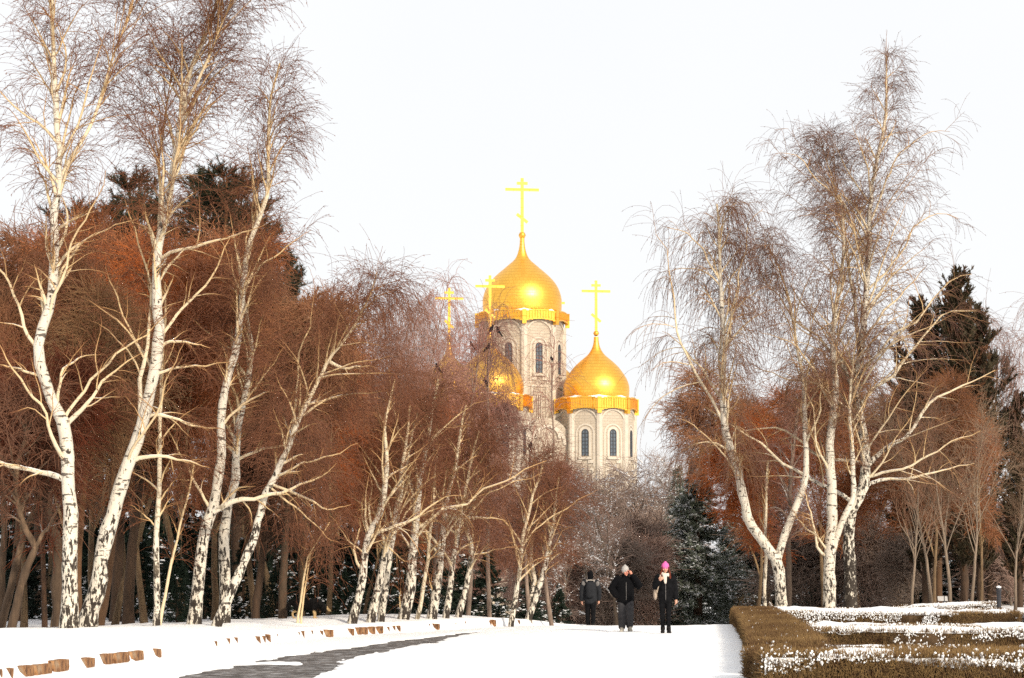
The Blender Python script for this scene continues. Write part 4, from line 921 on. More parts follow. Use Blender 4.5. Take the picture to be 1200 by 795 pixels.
# saplings on the right: straight pole, fan of ascending branches
SPL = 'young bare tree with a straight pole and a fan of rising branches'; 
def sapling(seed): return leafless('young_tree', SPL + ' behind the hedges at right', 'tree', 8., 3.3, seed, M['sap'], .085, .02, 0, 22, .28, 'young fan shaped trees behind the hedges', c2=6, c3=5, l2=.5, l3=.8, g2=-.02, g3=-.02, rt=.0068, ang=(.35, .62), up=.2, g1=-.005, w3=.06, prof=lambda t_: 1.05 - .75 * t_)
sp = [sapling(371), sapling(372)]
for i, (px, Y, tp, lb) in enumerate([(1069, 88, 500, 'leftmost young fan branched tree at right, pole standing clear of the others'), (1093, 90, 470, 'young fan branched tree in front of the reddish pine trunk'), (1114, 89, 455, 'tallest young fan branched tree, middle of the right row'), (1138, 92, 480, 'young fan branched tree just left of the dark post'), (1190, 93, 500, 'young fan branched tree at the right edge of the photo')]):
    put(sp[i % 2], used, px, Y, top_h(px, Y, tp), 8., i * 1.9, lb)
leaf = Geo()

# ---- conifers -----------------------------------------------------------------------
def pine(seed, H=15., bare=.4, spread=2.6, bark=None):
    rng = np.random.default_rng(seed); root = thing('pine_tree', 'dark pine with bare trunk rising behind the rust brown trees on the left', 'pine tree', (0, 0, 0), 0, 'pines behind the left birches')
    n = 16; P = grow(np.array([[0, 0, -.3]]), norm(np.array([[rng.normal() * .04, rng.normal() * .04, 1.]])), np.array([H]), n - 1, -.01, .02, rng)[0]; P[:, 2] *= H / P[-1, 2]; R = .2 * (1 - np.linspace(0, 1, n) ** 1.2 * .9); R[0] *= 1.3
    g = Geo(); g.tubes(P[None], R[None], 10); g.build('trunk', bark or M['pinebark'], root)
    nl = 62; p, D, t_, r, ix = kids(P[None], R[None], nl, bare, .985, .9, 1.35, rng, .12); tt = (t_ - bare) / (1 - bare)
    L = spread * (1.05 - .8 * tt ** 1.3) * rng.uniform(.5, 1.15, nl); LP = grow(p, D, L, 8, -.02, .09, rng); LR = taper(np.clip(r * .35, .01, .05), .008, 8)
    g = Geo(); g.tubes(LP, LR, 5)
    p, D, t_, r, ix = kids(LP, LR, 13, .25, 1., .3, .9, rng, .12); P2 = grow(p, D, rng.uniform(.25, .7, len(p)), 3, -.06, .12, rng); g.tubes(P2, taper(np.full(len(p), .012), .006, 3), 3)
    b = g.build('branches', bark or M['pinebark'], root)
    g = Geo(); p, D, t_, r, ix = kids(P2, np.full(P2.shape[:2], .01), 34, .25, 1.05, .3, 1.25, rng, .12); g.blades(p, D, rng.uniform(.11, .20, len(p)), .011, rng, .4); g.build('crown', M['pine'], root); return root
def spruce(seed, H, label, group=None, mat=None, snow=.5, spread=.30, dens=1., name='spruce_tree'):
    rng = np.random.default_rng(seed); root = thing(name, label, 'spruce tree', (0, 0, 0), 0, group); mat = mat or M['spruce']
    P = np.c_[np.zeros(12), np.zeros(12), np.linspace(-.3, H, 12)]; R = .022 * H * (1 - np.linspace(0, 1, 12) * .95); g = Geo(); g.tubes(P[None], R[None], 8); g.build('trunk', M['pinebark'], root)
    nb = int(26 * H * dens); z = H * (.04 + .95 * rng.random(nb) ** 1.15); a = rng.uniform(0, 2 * pi, nb)
    L = np.maximum((H - z) * spread * rng.uniform(.6, 1.12, nb), .15); el = -.12 + .45 * (z / H)
    D = np.stack([np.cos(a) * np.cos(el), np.sin(a) * np.cos(el), np.sin(el)], 1); P0 = np.c_[np.zeros((nb, 2)), z]
    LP = grow(P0, D, L, 7, .03, .05, rng); LP[:, -2:, 2] += (.05 * L)[:, None] * np.array([.4, 1.])
    g = Geo(); g.tubes(LP, taper(np.full(nb, .016), .006, 7), 3)
    LR = np.full(LP.shape[:2], .01); p, D, t_, r, ix = kids(LP, LR, 12, .15, 1., .5, 1., rng, -.06); P2 = grow(p, D, (L[ix] * .32 * (1.15 - t_) + .12) * rng.uniform(.6, 1.2, len(p)), 3, .05, .06, rng)
    g.tubes(P2, np.full(P2.shape[:2], .006), 3)
    p, D, t_, r, ix = kids(P2, np.full(P2.shape[:2], .006), 12, .0, 1., .5, 1.2, rng, .0); g.blades(p, D, rng.uniform(.07, .13, len(p)), .016, rng, .5)
    p, D, t_, r, ix = kids(LP, LR, 24, .1, 1., .5, 1.2, rng, .0); g.blades(p, D, rng.uniform(.07, .14, len(p)), .016, rng, .5)
    g.build('crown', mat, root)
    if snow:
        Q = P2.reshape(-1, 3); rad = np.linalg.norm(Q[:, :2], axis=1) / np.maximum((H - Q[:, 2]) * spread, .1); k_ = (rad > .55) & (rng.random(len(Q)) < .55 * snow) & (fbm(Q[:, 0] * 1.3 + Q[:, 2] * .9, Q[:, 1] * 1.3, seed) > .48)
        C = Q[k_] + [0, 0, .035]; r_ = rng.uniform(.02, .07, len(C)) * (1 if snow < .52 else .5); g = Geo(); g.lumps(C, r_ * 1.5, r_ * 1.5, r_ * .6, rng, 6); tag(g.build('snow_cover', M['snow'], root), kind='stuff')
    return root
pn = [pine(401), pine(402, 15., .45, 2.4, M['orangebark'])]
for i, (px, Y, tp, wd) in enumerate([(-40, 82, 255, 1.1), (15, 88, 265, 1.), (45, 80, 300, 1.), (90, 90, 215, 1.), (135, 68, 205, 1.), (165, 82, 178, 1.2), (205, 88, 185, 1.2), (240, 80, 172, 1.25), (280, 84, 185, 1.25), (310, 76, 235, 1.1), (345, 94, 315, 1.1), (372, 76, 385, 1.), (118, 100, 230, 1.2), (260, 102, 200, 1.2), (330, 104, 270, 1.1), (22, 70, 330, .9), (395, 98, 420, 1.), (425, 102, 470, .9)]):
    put(pn[i % 2], used, px, Y, top_h(px, Y, tp), 15., rp_.uniform(0, 6.28), wide=wd)
PR = 'tall pine with a thick reddish trunk behind the young trees at right'
for px, Y, tp in ((1084, 100, 370), (1100, 102, 340), (1160, 108, 400)): put(pn[1 if px < 1150 else 0], used, px, Y, top_h(px, Y, tp), 15., px * .1, PR if px < 1150 else 'dark pine at right behind the tall junipers', 'pines at right' if px < 1150 else None, .9)
SPG = 'dark spruces in the understory behind the left birches'; SPT = 'dark green spruce in the shaded understory behind the left birches'
s1 = spruce(411, 5., SPT, SPG, None, .5, .34); s2 = spruce(412, 5., SPT, SPG, None, .35, .34)
UND = [(95, 115, 530, 1.7), (135, 118, 540, 1.7), (180, 116, 530, 1.7), (225, 120, 535, 1.7), (265, 118, 540, 1.7), (310, 116, 540, 1.7), (20, 118, 550, 1.7), (60, 120, 550, 1.7), (350, 110, 560, 1.6), (415, 104, 580, 1.5), (15, 92, 600, 1.3), (60, 96, 590, 1.4), (110, 88, 590, 1.3), (160, 92, 600, 1.4), (215, 84, 580, 1.3), (290, 88, 590, 1.3), (250, 96, 570, 1.4), (340, 84, 590, 1.4), (370, 80, 600, 1.3), (405, 78, 610, 1.3), (440, 84, 600, 1.3), (470, 80, 620, 1.2), (320, 72, 560, .8), (505, 86, 610, 1.3), (-20, 90, 600, 1.4), (190, 100, 580, 1.4), (130, 104, 590, 1.4), (40, 110, 600, 1.4), (270, 106, 580, 1.4), (385, 96, 580, 1.4)]
for i, (px, Y, tp, wd) in enumerate(UND): put([s1, s2][i % 2], used, px, Y, top_h(px, Y, tp), 5., rp_.uniform(0, 6.28), wide=wd)
for i, (px, Y, tp, wd) in enumerate([(30, 74, 610, 1.2), (75, 72, 625, 1.1), (120, 72, 615, 1.2), (165, 70, 630, 1.1), (240, 74, 612, 1.2), (285, 70, 625, 1.1), (325, 67, 640, 1.), (372, 70, 630, 1.1), (402, 66, 655, 1.), (-10, 70, 620, 1.1), (450, 70, 640, 1.1), (500, 74, 640, 1.2)]):
    put([s1, s2][i % 2], used, px, Y, top_h(px, Y, tp), 5., rp_.uniform(0, 6.28), wide=wd)
put(s1, used, 207, 57, top_h(207, 57, 628), 5., 1., 'small snow laden spruce just behind the slender young birch', 'snow laden small spruces', .85)
put(s2, used, 478, 72, top_h(478, 72, 600), 5., 2., 'snow laden spruce behind the thickest slim birch', 'snow laden small spruces', 1.1)
put(s2, used, 572, 76, top_h(572, 76, 640), 5., 3., 'dark spruce right of the last slim birch of the row', 'snow laden small spruces', 1.5)
put(s1, used, 545, 84, top_h(545, 84, 645), 5., .5, 'dark spruce behind the last two slim birches', 'snow laden small spruces', 1.6)
put(s1, used, 655, 79, top_h(655, 79, 682), 5., 2.4, 'small dark spruce at the end of the snow bank right of the forked grey birch', 'snow laden small spruces', 1.3)
put(s2, used, 622, 82, top_h(622, 82, 660), 5., 5., 'small dark spruce behind the forked grey birch', 'snow laden small spruces', 1.3)
bs = spruce(421, 8., 'big bluish spruce dusted with snow behind the woman in the pink hat', 'snow dusted bluish spruces', M['bluespruce'], .55, .30, 1.8)
put(bs, used, 818, 112, top_h(818, 112, 525), 8., 0., None, None, 1.45)
put(bs, used, 858, 128, top_h(858, 128, 575), 8., 2., 'bluish spruce half hidden behind the low fork of the right birch', None, 1.15)
put(bs, used, 795, 140, top_h(795, 140, 535), 8., 4., 'narrow bluish spruce left behind the big snow dusted one', None, .9)
BG = 'dark spruce low behind the right birches and hedges'
for i, (px, Y, tp, wd) in enumerate([(880, 128, 600, 1.3), (930, 132, 610, 1.4), (975, 126, 605, 1.4), (1020, 124, 590, 1.3), (1060, 120, 560, 1.3), (1120, 118, 540, 1.4), (1150, 116, 560, 1.3), (1180, 112, 580, 1.3), (1210, 118, 540, 1.4), (900, 150, 590, 1.5), (1000, 150, 580, 1.5), (1090, 140, 540, 1.5)]):
    put([s1, s2][i % 2], used, px, Y, top_h(px, Y, tp), 5., rp_.uniform(0, 6.28), BG, 'dark spruces behind the right birches', wd)
# junipers: ragged columns at right
def juniper(seed, H, rad, label):
    rng = np.random.default_rng(seed); root = thing('juniper_tree', label, 'juniper tree', (0, 0, 0), 0, 'tall junipers at right'); P = np.c_[rng.normal(size=10) * .05, rng.normal(size=10) * .05, np.linspace(-.3, H * .97, 10)]; R = .16 * (1 - np.linspace(0, 1, 10) * .93)
    g = Geo(); g.tubes(P[None], R[None], 8); g.build('trunk', M['pinebark'], root)
    nb = 120; p, D, t_, r, ix = kids(P[None], R[None], nb, .10, 1., .35, .8, rng, .25); pf = np.sin(np.clip(t_, 0, 1) ** .8 * 2.75 + .25); L = rad * 1.5 * np.clip(pf, .15, 1) * rng.uniform(.5, 1.25, nb)
    LP = grow(p, D, L, 6, -.05, .1, rng); LR = taper(np.full(nb, .025), .01, 6); g = Geo(); g.tubes(LP, LR, 4)
    p, D, t_, r, ix = kids(LP, LR, 11, .3, 1.0, .2, .8, rng, .3); P2 = grow(p, D, rng.uniform(.3, .6, len(p)), 3, -.08, .12, rng)
    p, D, t_, r, ix = kids(P2, np.full(P2.shape[:2], .01), 30, .05, 1.05, .3, 1.0, rng, .2); g.blades(p, D, rng.uniform(.08, .17, len(p)), .022, rng, .4); g.build('crown', M['thuja'], root); return root
j1 = juniper(431, 12., 1.7, 'tallest dark juniper column at right, ragged top above the birch branches'); put(j1, used, 1128, 98, top_h(1128, 98, 300), 12., 0.)
put(j1, used, 1152, 101, top_h(1152, 101, 345), 12., 2.3, 'ragged dark juniper just right of the tallest juniper')
put(j1, used, 1086, 100, top_h(1086, 100, 335), 12., 4.1, 'dark juniper behind the right branches of the tallest right birch')
put(j1, used, 1196, 103, top_h(1196, 103, 450), 12., 1.2, 'dark juniper at the right edge of the photo', None, 1.2)
put(j1, used, 1065, 112, top_h(1065, 112, 410), 12., 5.1, 'shorter brownish juniper left of the other junipers', None, 1.1)
# brown leaning trunks at the far left
def oldtree(label, px, Y, stems_, limbs, seed, mat):
    rng = np.random.default_rng(seed); b = ground_pt(px, Y); st = [stem(s[0], s[1], s[2], Y, b, rng=rng, **(s[3] if len(s) > 3 else {})) for s in stems_]; lm = [stem(l[0], l[1], l[2], Y, b, rng=rng, foot=False, n=14) for l in limbs]
    return tree_from('bare_tree', label, 'tree', b, st, lm, rng, mat, None, nl=20, Lmax=2.4, t0=.5, c2=8, c3=10, l3=.8, rt=.006, cat=0)
M['brownbark'] = m_bark('brown_bark', (.07, .045, .028), (.22, .14, .085), (.13, .045, .02), .5)
oldtree('brown forked tree leaning right with a snow capped arm at the far left', 15, 51, [([(13, 739), (22, 700), (32, 660), (40, 643), (30, 620), (22, 590), (20, 560), (28, 520), (40, 480)], 11, 4)], [([(40, 643), (52, 625), (63, 605), (75, 583)], 8, 4), ([(22, 590), (14, 580), (10, 577)], 3, 1.5)], 501, M['brownbark'])
oldtree('dark brown tree leaning behind the forked one at the far left', 2, 52, [([(0, 739), (10, 700), (22, 650), (35, 610), (50, 570), (60, 500), (66, 440)], 10, 4)], [], 502, M['brownbark'])
oldtree('thick brown trunk with a snow filled knot touching the tallest left birch', 68, 52, [([(69, 739), (68, 690), (68, 640), (58, 610), (52, 570), (50, 520), (45, 470)], 16, 6)], [([(66, 660), (62, 640), (57, 625)], 8, 4)], 503, M['brownbark'])
oldtree('orange brown smooth trunk just right of the tallest left birch', 92, 54, [([(91, 738), (91, 690), (92, 650), (96, 600), (102, 560), (108, 500), (112, 430), (118, 360)], 9, 4)], [], 504, M['orangebark'])
oldtree('orange brown trunk rising behind the boldly leaning birch', 118, 55, [([(115, 738), (122, 700), (128, 660), (131, 620), (133, 560), (138, 480), (142, 400)], 13, 5)], [], 505, M['orangebark'])
oldtree('greyish trunk at the very left edge of the photo', -2, 54, [([(-1, 739), (2, 690), (5, 630), (3, 580), (0, 520), (-3, 440)], 9, 5)], [], 506, M['brownbark'])
oldtree('slim upright dark trunk left of the thick knotted trunk', 50, 60, [([(52, 737), (52, 690), (51, 640), (54, 580), (58, 500)], 7, 3)], [], 507, M['pinebark'])
oldtree('dark trunk behind the small snow laden spruce', 150, 58, [([(150, 738), (151, 690), (156, 640), (160, 590), (163, 520), (166, 440)], 14, 6)], [], 508, M['pinebark'])
oldtree('sturdy brown trunk left of the dog', 331, 60, [([(331, 733), (331, 700), (333, 660), (336, 620), (338, 560), (340, 500)], 11, 5)], [], 509, M['brownbark'])
oldtree('dark brown trunk behind the foot of the right trio birch', 300, 61, [([(299, 734), (302, 700), (306, 660), (310, 620), (312, 560)], 11, 5)], [], 510, M['pinebark'])

# bare thickets at the crest behind the walkers
thk = [leafless('bare_shrub', 'tangled bare shrub in the thicket behind the walkers at the crest', 'shrub', 3.2, 1.9, 381 + i, M['grey'], .05, .2, 4, 22, .03, 'bare thicket behind the walkers', c2=7, c3=7, l2=.6, l3=.7, g2=.0, g3=.02, rt=.010, ang=(.3, .9), up=.25, w3=.18, c4=1) for i in range(2)]
for i, (px, Y, tp, wd) in enumerate([(665, 112, 650, 1.4), (690, 120, 640, 1.5), (712, 108, 655, 1.4), (735, 118, 640, 1.5), (758, 110, 655, 1.4), (640, 118, 650, 1.4), (702, 140, 650, 1.6), (740, 145, 650, 1.6), (670, 150, 610, 1.6), (720, 170, 640, 1.7), (760, 175, 640, 1.6), (690, 180, 630, 1.7), (645, 165, 620, 1.7), (740, 200, 620, 1.7), (705, 215, 620, 1.7), (765, 210, 650, 1.4)]):
    put(thk[i % 2], used, px, Y, top_h(px, Y, tp), 3.2, i * 1.3, wide=wd)
for i, (px, Y, tp, wd) in enumerate([(950, 108, 640, 1.4), (1030, 106, 640, 1.4), (1055, 103, 650, 1.2), (1150, 110, 620, 1.5), (1185, 108, 630, 1.4)]):
    put(thk[i % 2], used, px, Y, top_h(px, Y, tp), 3.2, i * 1.3, 'tangled bare shrub low behind the right birches and young trees', 'bare shrubs behind the right birches', wide=wd)
# ================================================================== PEOPLE, DOG, BIRDS
def voxel(name, g, mat, parent, vox, smooth=3, loc=None):
    o = g.build(name, mat, parent, True, loc)
    m = o.modifiers.new('r', 'REMESH'); m.mode = 'VOXEL'; m.voxel_size = vox; m.use_smooth_shade = True
    if smooth: k = o.modifiers.new('s', 'SMOOTH'); k.iterations = smooth; k.factor = .5
    dg = bpy.context.evaluated_depsgraph_get(); me = bpy.data.meshes.new_from_object(o.evaluated_get(dg)); o.modifiers.clear(); old = o.data; o.data = me; bpy.data.meshes.remove(old); me.name = name
    if not me.materials: me.materials.append(mat)
    return o
def ell(g, c, r, k=14, M_=None):
    la = np.linspace(-pi / 2, pi / 2, 9); V = []
    prof = [(max(cos(a), 1e-3), sin(a)) for a in la]; a = 2 * pi * np.arange(k) / k
    V = np.array([[p * cos(b) * r[0], p * sin(b) * r[1], z * r[2]] for p, z in prof for b in a])
    if M_ is not None: V = V @ np.array(M_)[:3, :3].T
    V = V + np.array(c); n = len(prof)
    F = [[i * k + j, i * k + (j + 1) % k, (i + 1) * k + (j + 1) % k, (i + 1) * k + j] for i in range(n - 1) for j in range(k)]
    F += [[0, j + 1, j, 0] for j in range(1, k - 1)]; o = (n - 1) * k; F += [[o, o + j, o + j + 1, o] for j in range(1, k - 1)]
    g.add(V, F)
def limb_(g, pts, rad, flat=None, k=12, sub=4):
    """closed tapered tube through joints; rad scalars or (rx, ry) pairs with ry the front-back radius"""
    pts = np.asarray(pts, float); rr = np.array([(q, q) if np.isscalar(q) else q for q in rad], float); n = (len(pts) - 1) * sub + 1
    P = catmull(pts, n); u = np.linspace(0, len(pts) - 1, n); d = np.r_[0, np.cumsum(np.linalg.norm(np.diff(pts, axis=0), axis=1))]; u = np.interp(np.linspace(0, d[-1], n), d, np.arange(len(pts)))
    rx = np.interp(u, np.arange(len(pts)), rr[:, 0]); ry = np.interp(u, np.arange(len(pts)), rr[:, 1])
    T = norm(np.gradient(P, axis=0)); yax = np.array([0, 1., 0]); A = np.cross(T, np.tile(yax, (n, 1)))
    bad = np.linalg.norm(A, axis=1) < .25; A[bad] = np.cross(T[bad], [0, 0, 1.]); A = norm(A); B = np.cross(A, T); a = 2 * pi * np.arange(k) / k
    V = P[:, None, :] + np.cos(a)[None, :, None] * A[:, None] * rx[:, None, None] + np.sin(a)[None, :, None] * B[:, None] * ry[:, None, None]
    V = V.reshape(-1, 3); F = [[i * k + j, i * k + (j + 1) % k, (i + 1) * k + (j + 1) % k, (i + 1) * k + j] for i in range(n - 1) for j in range(k)]
    F += [[0, j + 1, j, 0] for j in range(1, k - 1)]; o = (n - 1) * k; F += [[o, o + j, o + j + 1, o] for j in range(1, k - 1)]; g.add(V, F)
    for i in (0, n - 1):
        r = min(rx[i], ry[i]); ell(g, P[i], (rx[i] * .98, ry[i] * .98, r * .9), k)
def hand(g, wrist, d, up, side, curl=.5):
    """palm, four unequal fingers and a thumb: d along the hand, up = back of hand normal, side = thumb side"""
    wrist = np.array(wrist, float); d = norm(np.array(d, float)); up = norm(np.array(up, float) - d * np.dot(up, d)); side = norm(np.cross(up, d)) * side
    limb_(g, [wrist, wrist + d * .045, wrist + d * .09], [.024, .034, .036], sub=2, k=10)
    for i, (o, L) in enumerate(((.030, .070), (.011, .080), (-.010, .074), (-.029, .058))):
        b = wrist + d * .085 + side * o; a1, a2, a3 = curl * .5, curl * 1.2, curl * 1.8
        p1 = b + (d * cos(a1) - up * sin(a1)) * L * .45; p2 = p1 + (d * cos(a2) - up * sin(a2)) * L * .32; p3 = p2 + (d * cos(a3) - up * sin(a3)) * L * .25
        limb_(g, [b - d * .02, b, p1, p2, p3], [.010, .0098, .009, .0085, .0075], sub=2, k=8)
    b = wrist + d * .03 + side * .028; p1 = b + norm(d * .7 + side * .8 - up * .3) * .038; p2 = p1 + norm(d * .95 + side * .15 - up * .45) * .032
    limb_(g, [b - side * .015, b, p1, p2], [.014, .0125, .0105, .009], sub=2, k=8)
M['skin'] = m_plain('skin', (.56, .30, .21), .55, .08, 12); M['skin_ruddy'] = m_plain('ruddy_skin', (.60, .25, .17), .55, .08, 12)
def cloth(name, c, var=.25, rough=.85, sc=14, b=.6): m = m_plain(name, c, rough, var, sc, b); m.node_tree.nodes['Principled BSDF'].inputs['Specular IOR Level'].default_value = .08; return m
M['blackcloth'] = cloth('black_quilted_cloth', (.006, .006, .007), .5); M['blackwool'] = cloth('black_fleece', (.005, .005, .006), .6, .95, 60, 1.); M['charcoal'] = cloth('charcoal_cloth', (.020, .021, .024)); M['greytrousers'] = cloth('grey_jersey', (.042, .040, .042)); M['greyhat'] = cloth('grey_knit', (.42, .40, .38), .2, .95, 60, 1.); M['pink'] = cloth('pink_knit', (.80, .15, .42), .15, .95, 60, 1.)
M['hair'] = cloth('auburn_hair', (.12, .026, .014), .5, .5, 30); M['darkhair'] = cloth('dark_hair', (.02, .014, .01), .4, .5, 30); M['scarf'] = cloth('cream_scarf', (.66, .58, .50), .12, .95, 40, 1.); M['shoe'] = cloth('black_shoe', (.012, .011, .011), .3, .5); M['paleshoe'] = cloth('worn_trainer', (.42, .38, .32), .3, .7, 20); M['sole'] = cloth('pale_sole', (.5, .48, .45), .1); M['bag'] = cloth('beige_bag', (.45, .36, .28), .2, .7); M['stripe'] = cloth('grey_shoulder_panel', (.16, .15, .145), .3); M['eye'] = cloth('eye', (.02, .015, .012), .1, .2); M['lip'] = cloth('lips', (.42, .12, .11), .1, .5)
def head(g, c, yaw=0.):
    M_ = np.array(Matrix.Rotation(yaw, 4, 'Z')); q = lambda v: np.array(c) + np.array(v) @ M_[:3, :3].T
    ell(g, q((0, .012, .02)), (.076, .094, .105), 16, M_); ell(g, q((0, -.018, -.055)), (.058, .070, .066), 16, M_)   # skull, jaw
    ell(g, q((0, -.055, -.098)), (.026, .026, .02), 10, M_)                                                           # chin
    limb_(g, [q((0, -.083, .012)), q((0, -.100, -.018)), q((0, -.108, -.032))], [.011, .0135, .016], sub=2, k=8)       # nose
    for s in (-1, 1):
        ell(g, q((s * .079, .012, -.012)), (.012, .020, .032), 8, M_); ell(g, q((s * .042, -.066, -.03)), (.026, .024, .022), 8, M_)     # ear, cheek
        ell(g, q((s * .034, -.080, .030)), (.024, .012, .009), 8, M_)                                                  # brow
    return q, M_
def face_bits(root, q, M_):
    g = Geo()
    for s in (-1, 1): ell(g, q((s * .032, -.083, .008)), (.014, .009, .008), 8, M_)
    g.build('eyes', M['eye'], root)
    g = Geo(); ell(g, q((0, -.091, -.062)), (.025, .010, .008), 10, M_); g.build('mouth', M['lip'], root)
def person(label, loc, rz, H, arms, legs, mats, hat, female=False, head_yaw=0., hands=((.6,), (.6,)), puffy=1., hem=.80, skin='skin', extra=None, facing=True):
    """local frame: faces -y, z up; arms/legs: dict of joint lists (left = +x is the figure's left when facing -y)"""
    root = thing('person', label, 'person', loc, rz, 'walkers on the snowy road'); sc = H / 1.75
    S = lambda pts: [np.array(p) * sc for p in pts]
    B = Geo(); hz = 1.62 * sc
    q, M_ = head(B, (0, -.005 * sc, hz), head_yaw)
    limb_(B, S([(0, .02, 1.40), (0, .015, 1.50), (0, .0, 1.57)]), [.06, .052, .052])
    sw = .165 if female else .19
    limb_(B, S([(0, 0, .90), (0, .0, 1.02), (0, -.005, 1.18), (0, .0, 1.34), (0, .01, 1.43)]), [(.145, .095), (.13, .085), (.14, .095), (.155, .10), (.09, .07)])
    for a in arms: limb_(B, S(a), [.055, .048, .036, .027])
    for l in legs: limb_(B, S(l[:3]), [.085, .055, .036]); 
    for l in legs: limb_(B, S([l[2], np.array(l[2]) * .5 + np.array(l[3]) * .5]), [.032, .022])
    for a, hd in zip(arms, hands): hand(B, np.array(a[3]) * sc, hd[0], hd[1], hd[2], hd[3])
    voxel('body', B, M[skin], root, .0075, 2)
    if facing: face_bits(root, q, M_)
    # jacket: torso and sleeves in one
    J = Geo(); pf = puffy
    limb_(J, S([(0, .005, hem), (0, .0, hem + .04), (0, -.005, 1.02), (0, -.008, 1.20), (0, .0, 1.36), (0, .015, 1.455)]), [(.175 * pf, .125 * pf), (.195 * pf, .14 * pf), (.185 * pf, .135 * pf), (.195 * pf, .145 * pf), (.20 * pf, .13 * pf), (.085, .075)], k=18)
    for a in arms:
        a = [np.array(p) for p in a]; sh = a[0]; limb_(J, S([sh * np.array([.75, 1, 1]) + [0, 0, .0], sh, a[1], a[2], a[2] + (a[3] - a[2]) * .86]), [.085, .088 * pf, .078 * pf, .070 * pf, .055], k=14)
        # quilting rings
    voxel('jacket', J, M[mats['jacket']], root, .013, 4)
    # collar
    C = Geo(); limb_(C, S([(0, .015, 1.43), (0, .012, 1.49), (0, .008, 1.525)]), [(.10, .09), (.092, .088), (.085, .085)], k=16); voxel('collar', C, M[mats.get('collar', mats['jacket'])], root, .012, 2)
    T = Geo()
    limb_(T, S([(0, 0, hem - .03), (0, 0, .93), (0, 0, 1.0)]), [(.15, .115), (.16, .115), (.14, .10)], k=16)
    tr = mats.get('leg_r', (.098, .075, .060))
    for l in legs: limb_(T, S([l[0], l[1], l[2] + (np.array(l[3]) - l[2]) * .0 + np.array([0, 0, .03])] if False else [l[0], l[1], np.array(l[2]) + np.array([0, 0, .035])]), list(tr), k=14)
    voxel('trousers', T, M[mats['trousers']], root, .012, 3)
    for l in legs:
        F = Geo(); an, toe = np.array(l[2]) * sc, np.array(l[3]) * sc; f = toe - an; heel = np.array([an[0], an[1], toe[2]]) - norm(np.array([f[0], f[1], 0])) * .05
        limb_(F, [heel + [0, 0, .005], (heel + toe) / 2 + [0, 0, .008], toe], [(.044, .046), (.050, .048), (.046, .036)], k=12); limb_(F, [an + [0, 0, .06], an, an * .6 + toe * .4 + [0, 0, .02]], [.056, .058, .050], k=12)
        sh = voxel('shoe', F, M[mats['shoe']], root, .011, 2)
        G2 = Geo(); limb_(G2, [heel + [0, 0, -.026], (heel + toe) / 2 + [0, 0, -.026], toe + norm(f) * .02 + [0, 0, -.022]], [(.040, .014), (.046, .014), (.042, .014)], k=12); voxel('sole', G2, M[mats.get('sole', mats['shoe'])], sh, .009, 1)
    Hh = Geo(); hq = lambda v: np.array(q(v))
    la = np.linspace(-.05, pi / 2, 9); ell_pts = [(.092 * cos(a) + .004, .030 + .108 * sin(a)) for a in la]
    limb_(Hh, [hq((0, .012, .030)), hq((0, .012, .07)), hq((0, .014, .115)), hq((0, .016, .14))], [(.088, .104), (.09, .107), (.074, .088), (.035, .045)], k=18)
    if hat == 'hood': limb_(Hh, [hq((0, .03, -.07)), hq((0, .025, .0)), hq((0, .02, .05))], [(.085, .09), (.092, .10), (.092, .108)], k=18)
    ho = voxel('hat', Hh, M[mats['hat']], root, .009, 2)
    Br = Geo(); limb_(Br, [hq((0, .012, .018)), hq((0, .012, .058))], [(.094, .110), (.094, .112)], k=20); voxel('hat_brim', Br, M[mats['hat']], ho, .008, 1)
    if extra: extra(root, q, M_, sc)
    return root
def gy(px, Y): return ground_pt(px, Y)
# --- woman with pink hat
def w_extra(root, q, M_, sc):
    g = Geo()
    for s in (-1, 1):
        limb_(g, [q((s * .062, -.02, .04)), q((s * .088, -.01, -.05)), q((s * .10, -.03, -.14)), q((s * .105, -.06, -.24)), q((s * .085, -.085, -.31))], [(.022, .05), (.028, .055), (.036, .05), (.038, .04), (.016, .02)], k=12)
    limb_(g, [q((0, .08, .04)), q((0, .095, -.08)), q((0, .10, -.22)), q((0, .115, -.32))], [(.085, .03), (.095, .035), (.11, .03), (.07, .02)], k=14); voxel('hair', g, M['hair'], root, .009, 3)
    g = Geo(); n = 26; a = np.linspace(0, 2 * pi, n); 
    for dz, rr in ((-.135, .10), (-.165, .105)): limb_(g, [np.array([rr * cos(b) * 1.0, .01 + rr * .95 * sin(b), 1.62 * sc + dz + .015 * sin(2 * b + dz * 40)]) for b in a[::2]], [.034] * len(a[::2]), k=10, sub=2)
    limb_(g, [np.array([-.02, -.115, 1.62 * sc - .14]), np.array([-.01, -.15, 1.62 * sc - .24]), np.array([.0, -.165, 1.62 * sc - .36])], [(.055, .02), (.05, .018), (.028, .016)], k=12); voxel('scarf', g, M['scarf'], root, .010, 2)
    g = Geo(); limb_(g, [np.array([-.13, -.135, 1.40]) * sc, np.array([-.17, -.155, 1.2]) * sc, np.array([-.21, -.10, 1.02]) * sc], [(.016, .008)] * 3, k=8); limb_(g, [np.array([-.14, .05, 1.45]) * sc, np.array([-.125, -.05, 1.47]) * sc, np.array([-.13, -.135, 1.40]) * sc], [(.016, .008)] * 3, k=8)
    b = voxel('bag_strap', g, M['bag'], root, .007, 1)
    g = Geo(); ell(g, np.array([-.25, .06, .98]) * sc, (.05, .13, .15)); voxel('bag', g, M['bag'], root, .012, 2)
    g = Geo(); limb_(g, [np.array([.004, -.158, .84]) * sc, np.array([.004, -.158, 1.05]) * sc, np.array([.004, -.163, 1.22]) * sc, np.array([.002, -.150, 1.34]) * sc], [.006] * 4, k=6); g.build('zip', M['stripe'], root)
b = gy(780, 58.9)
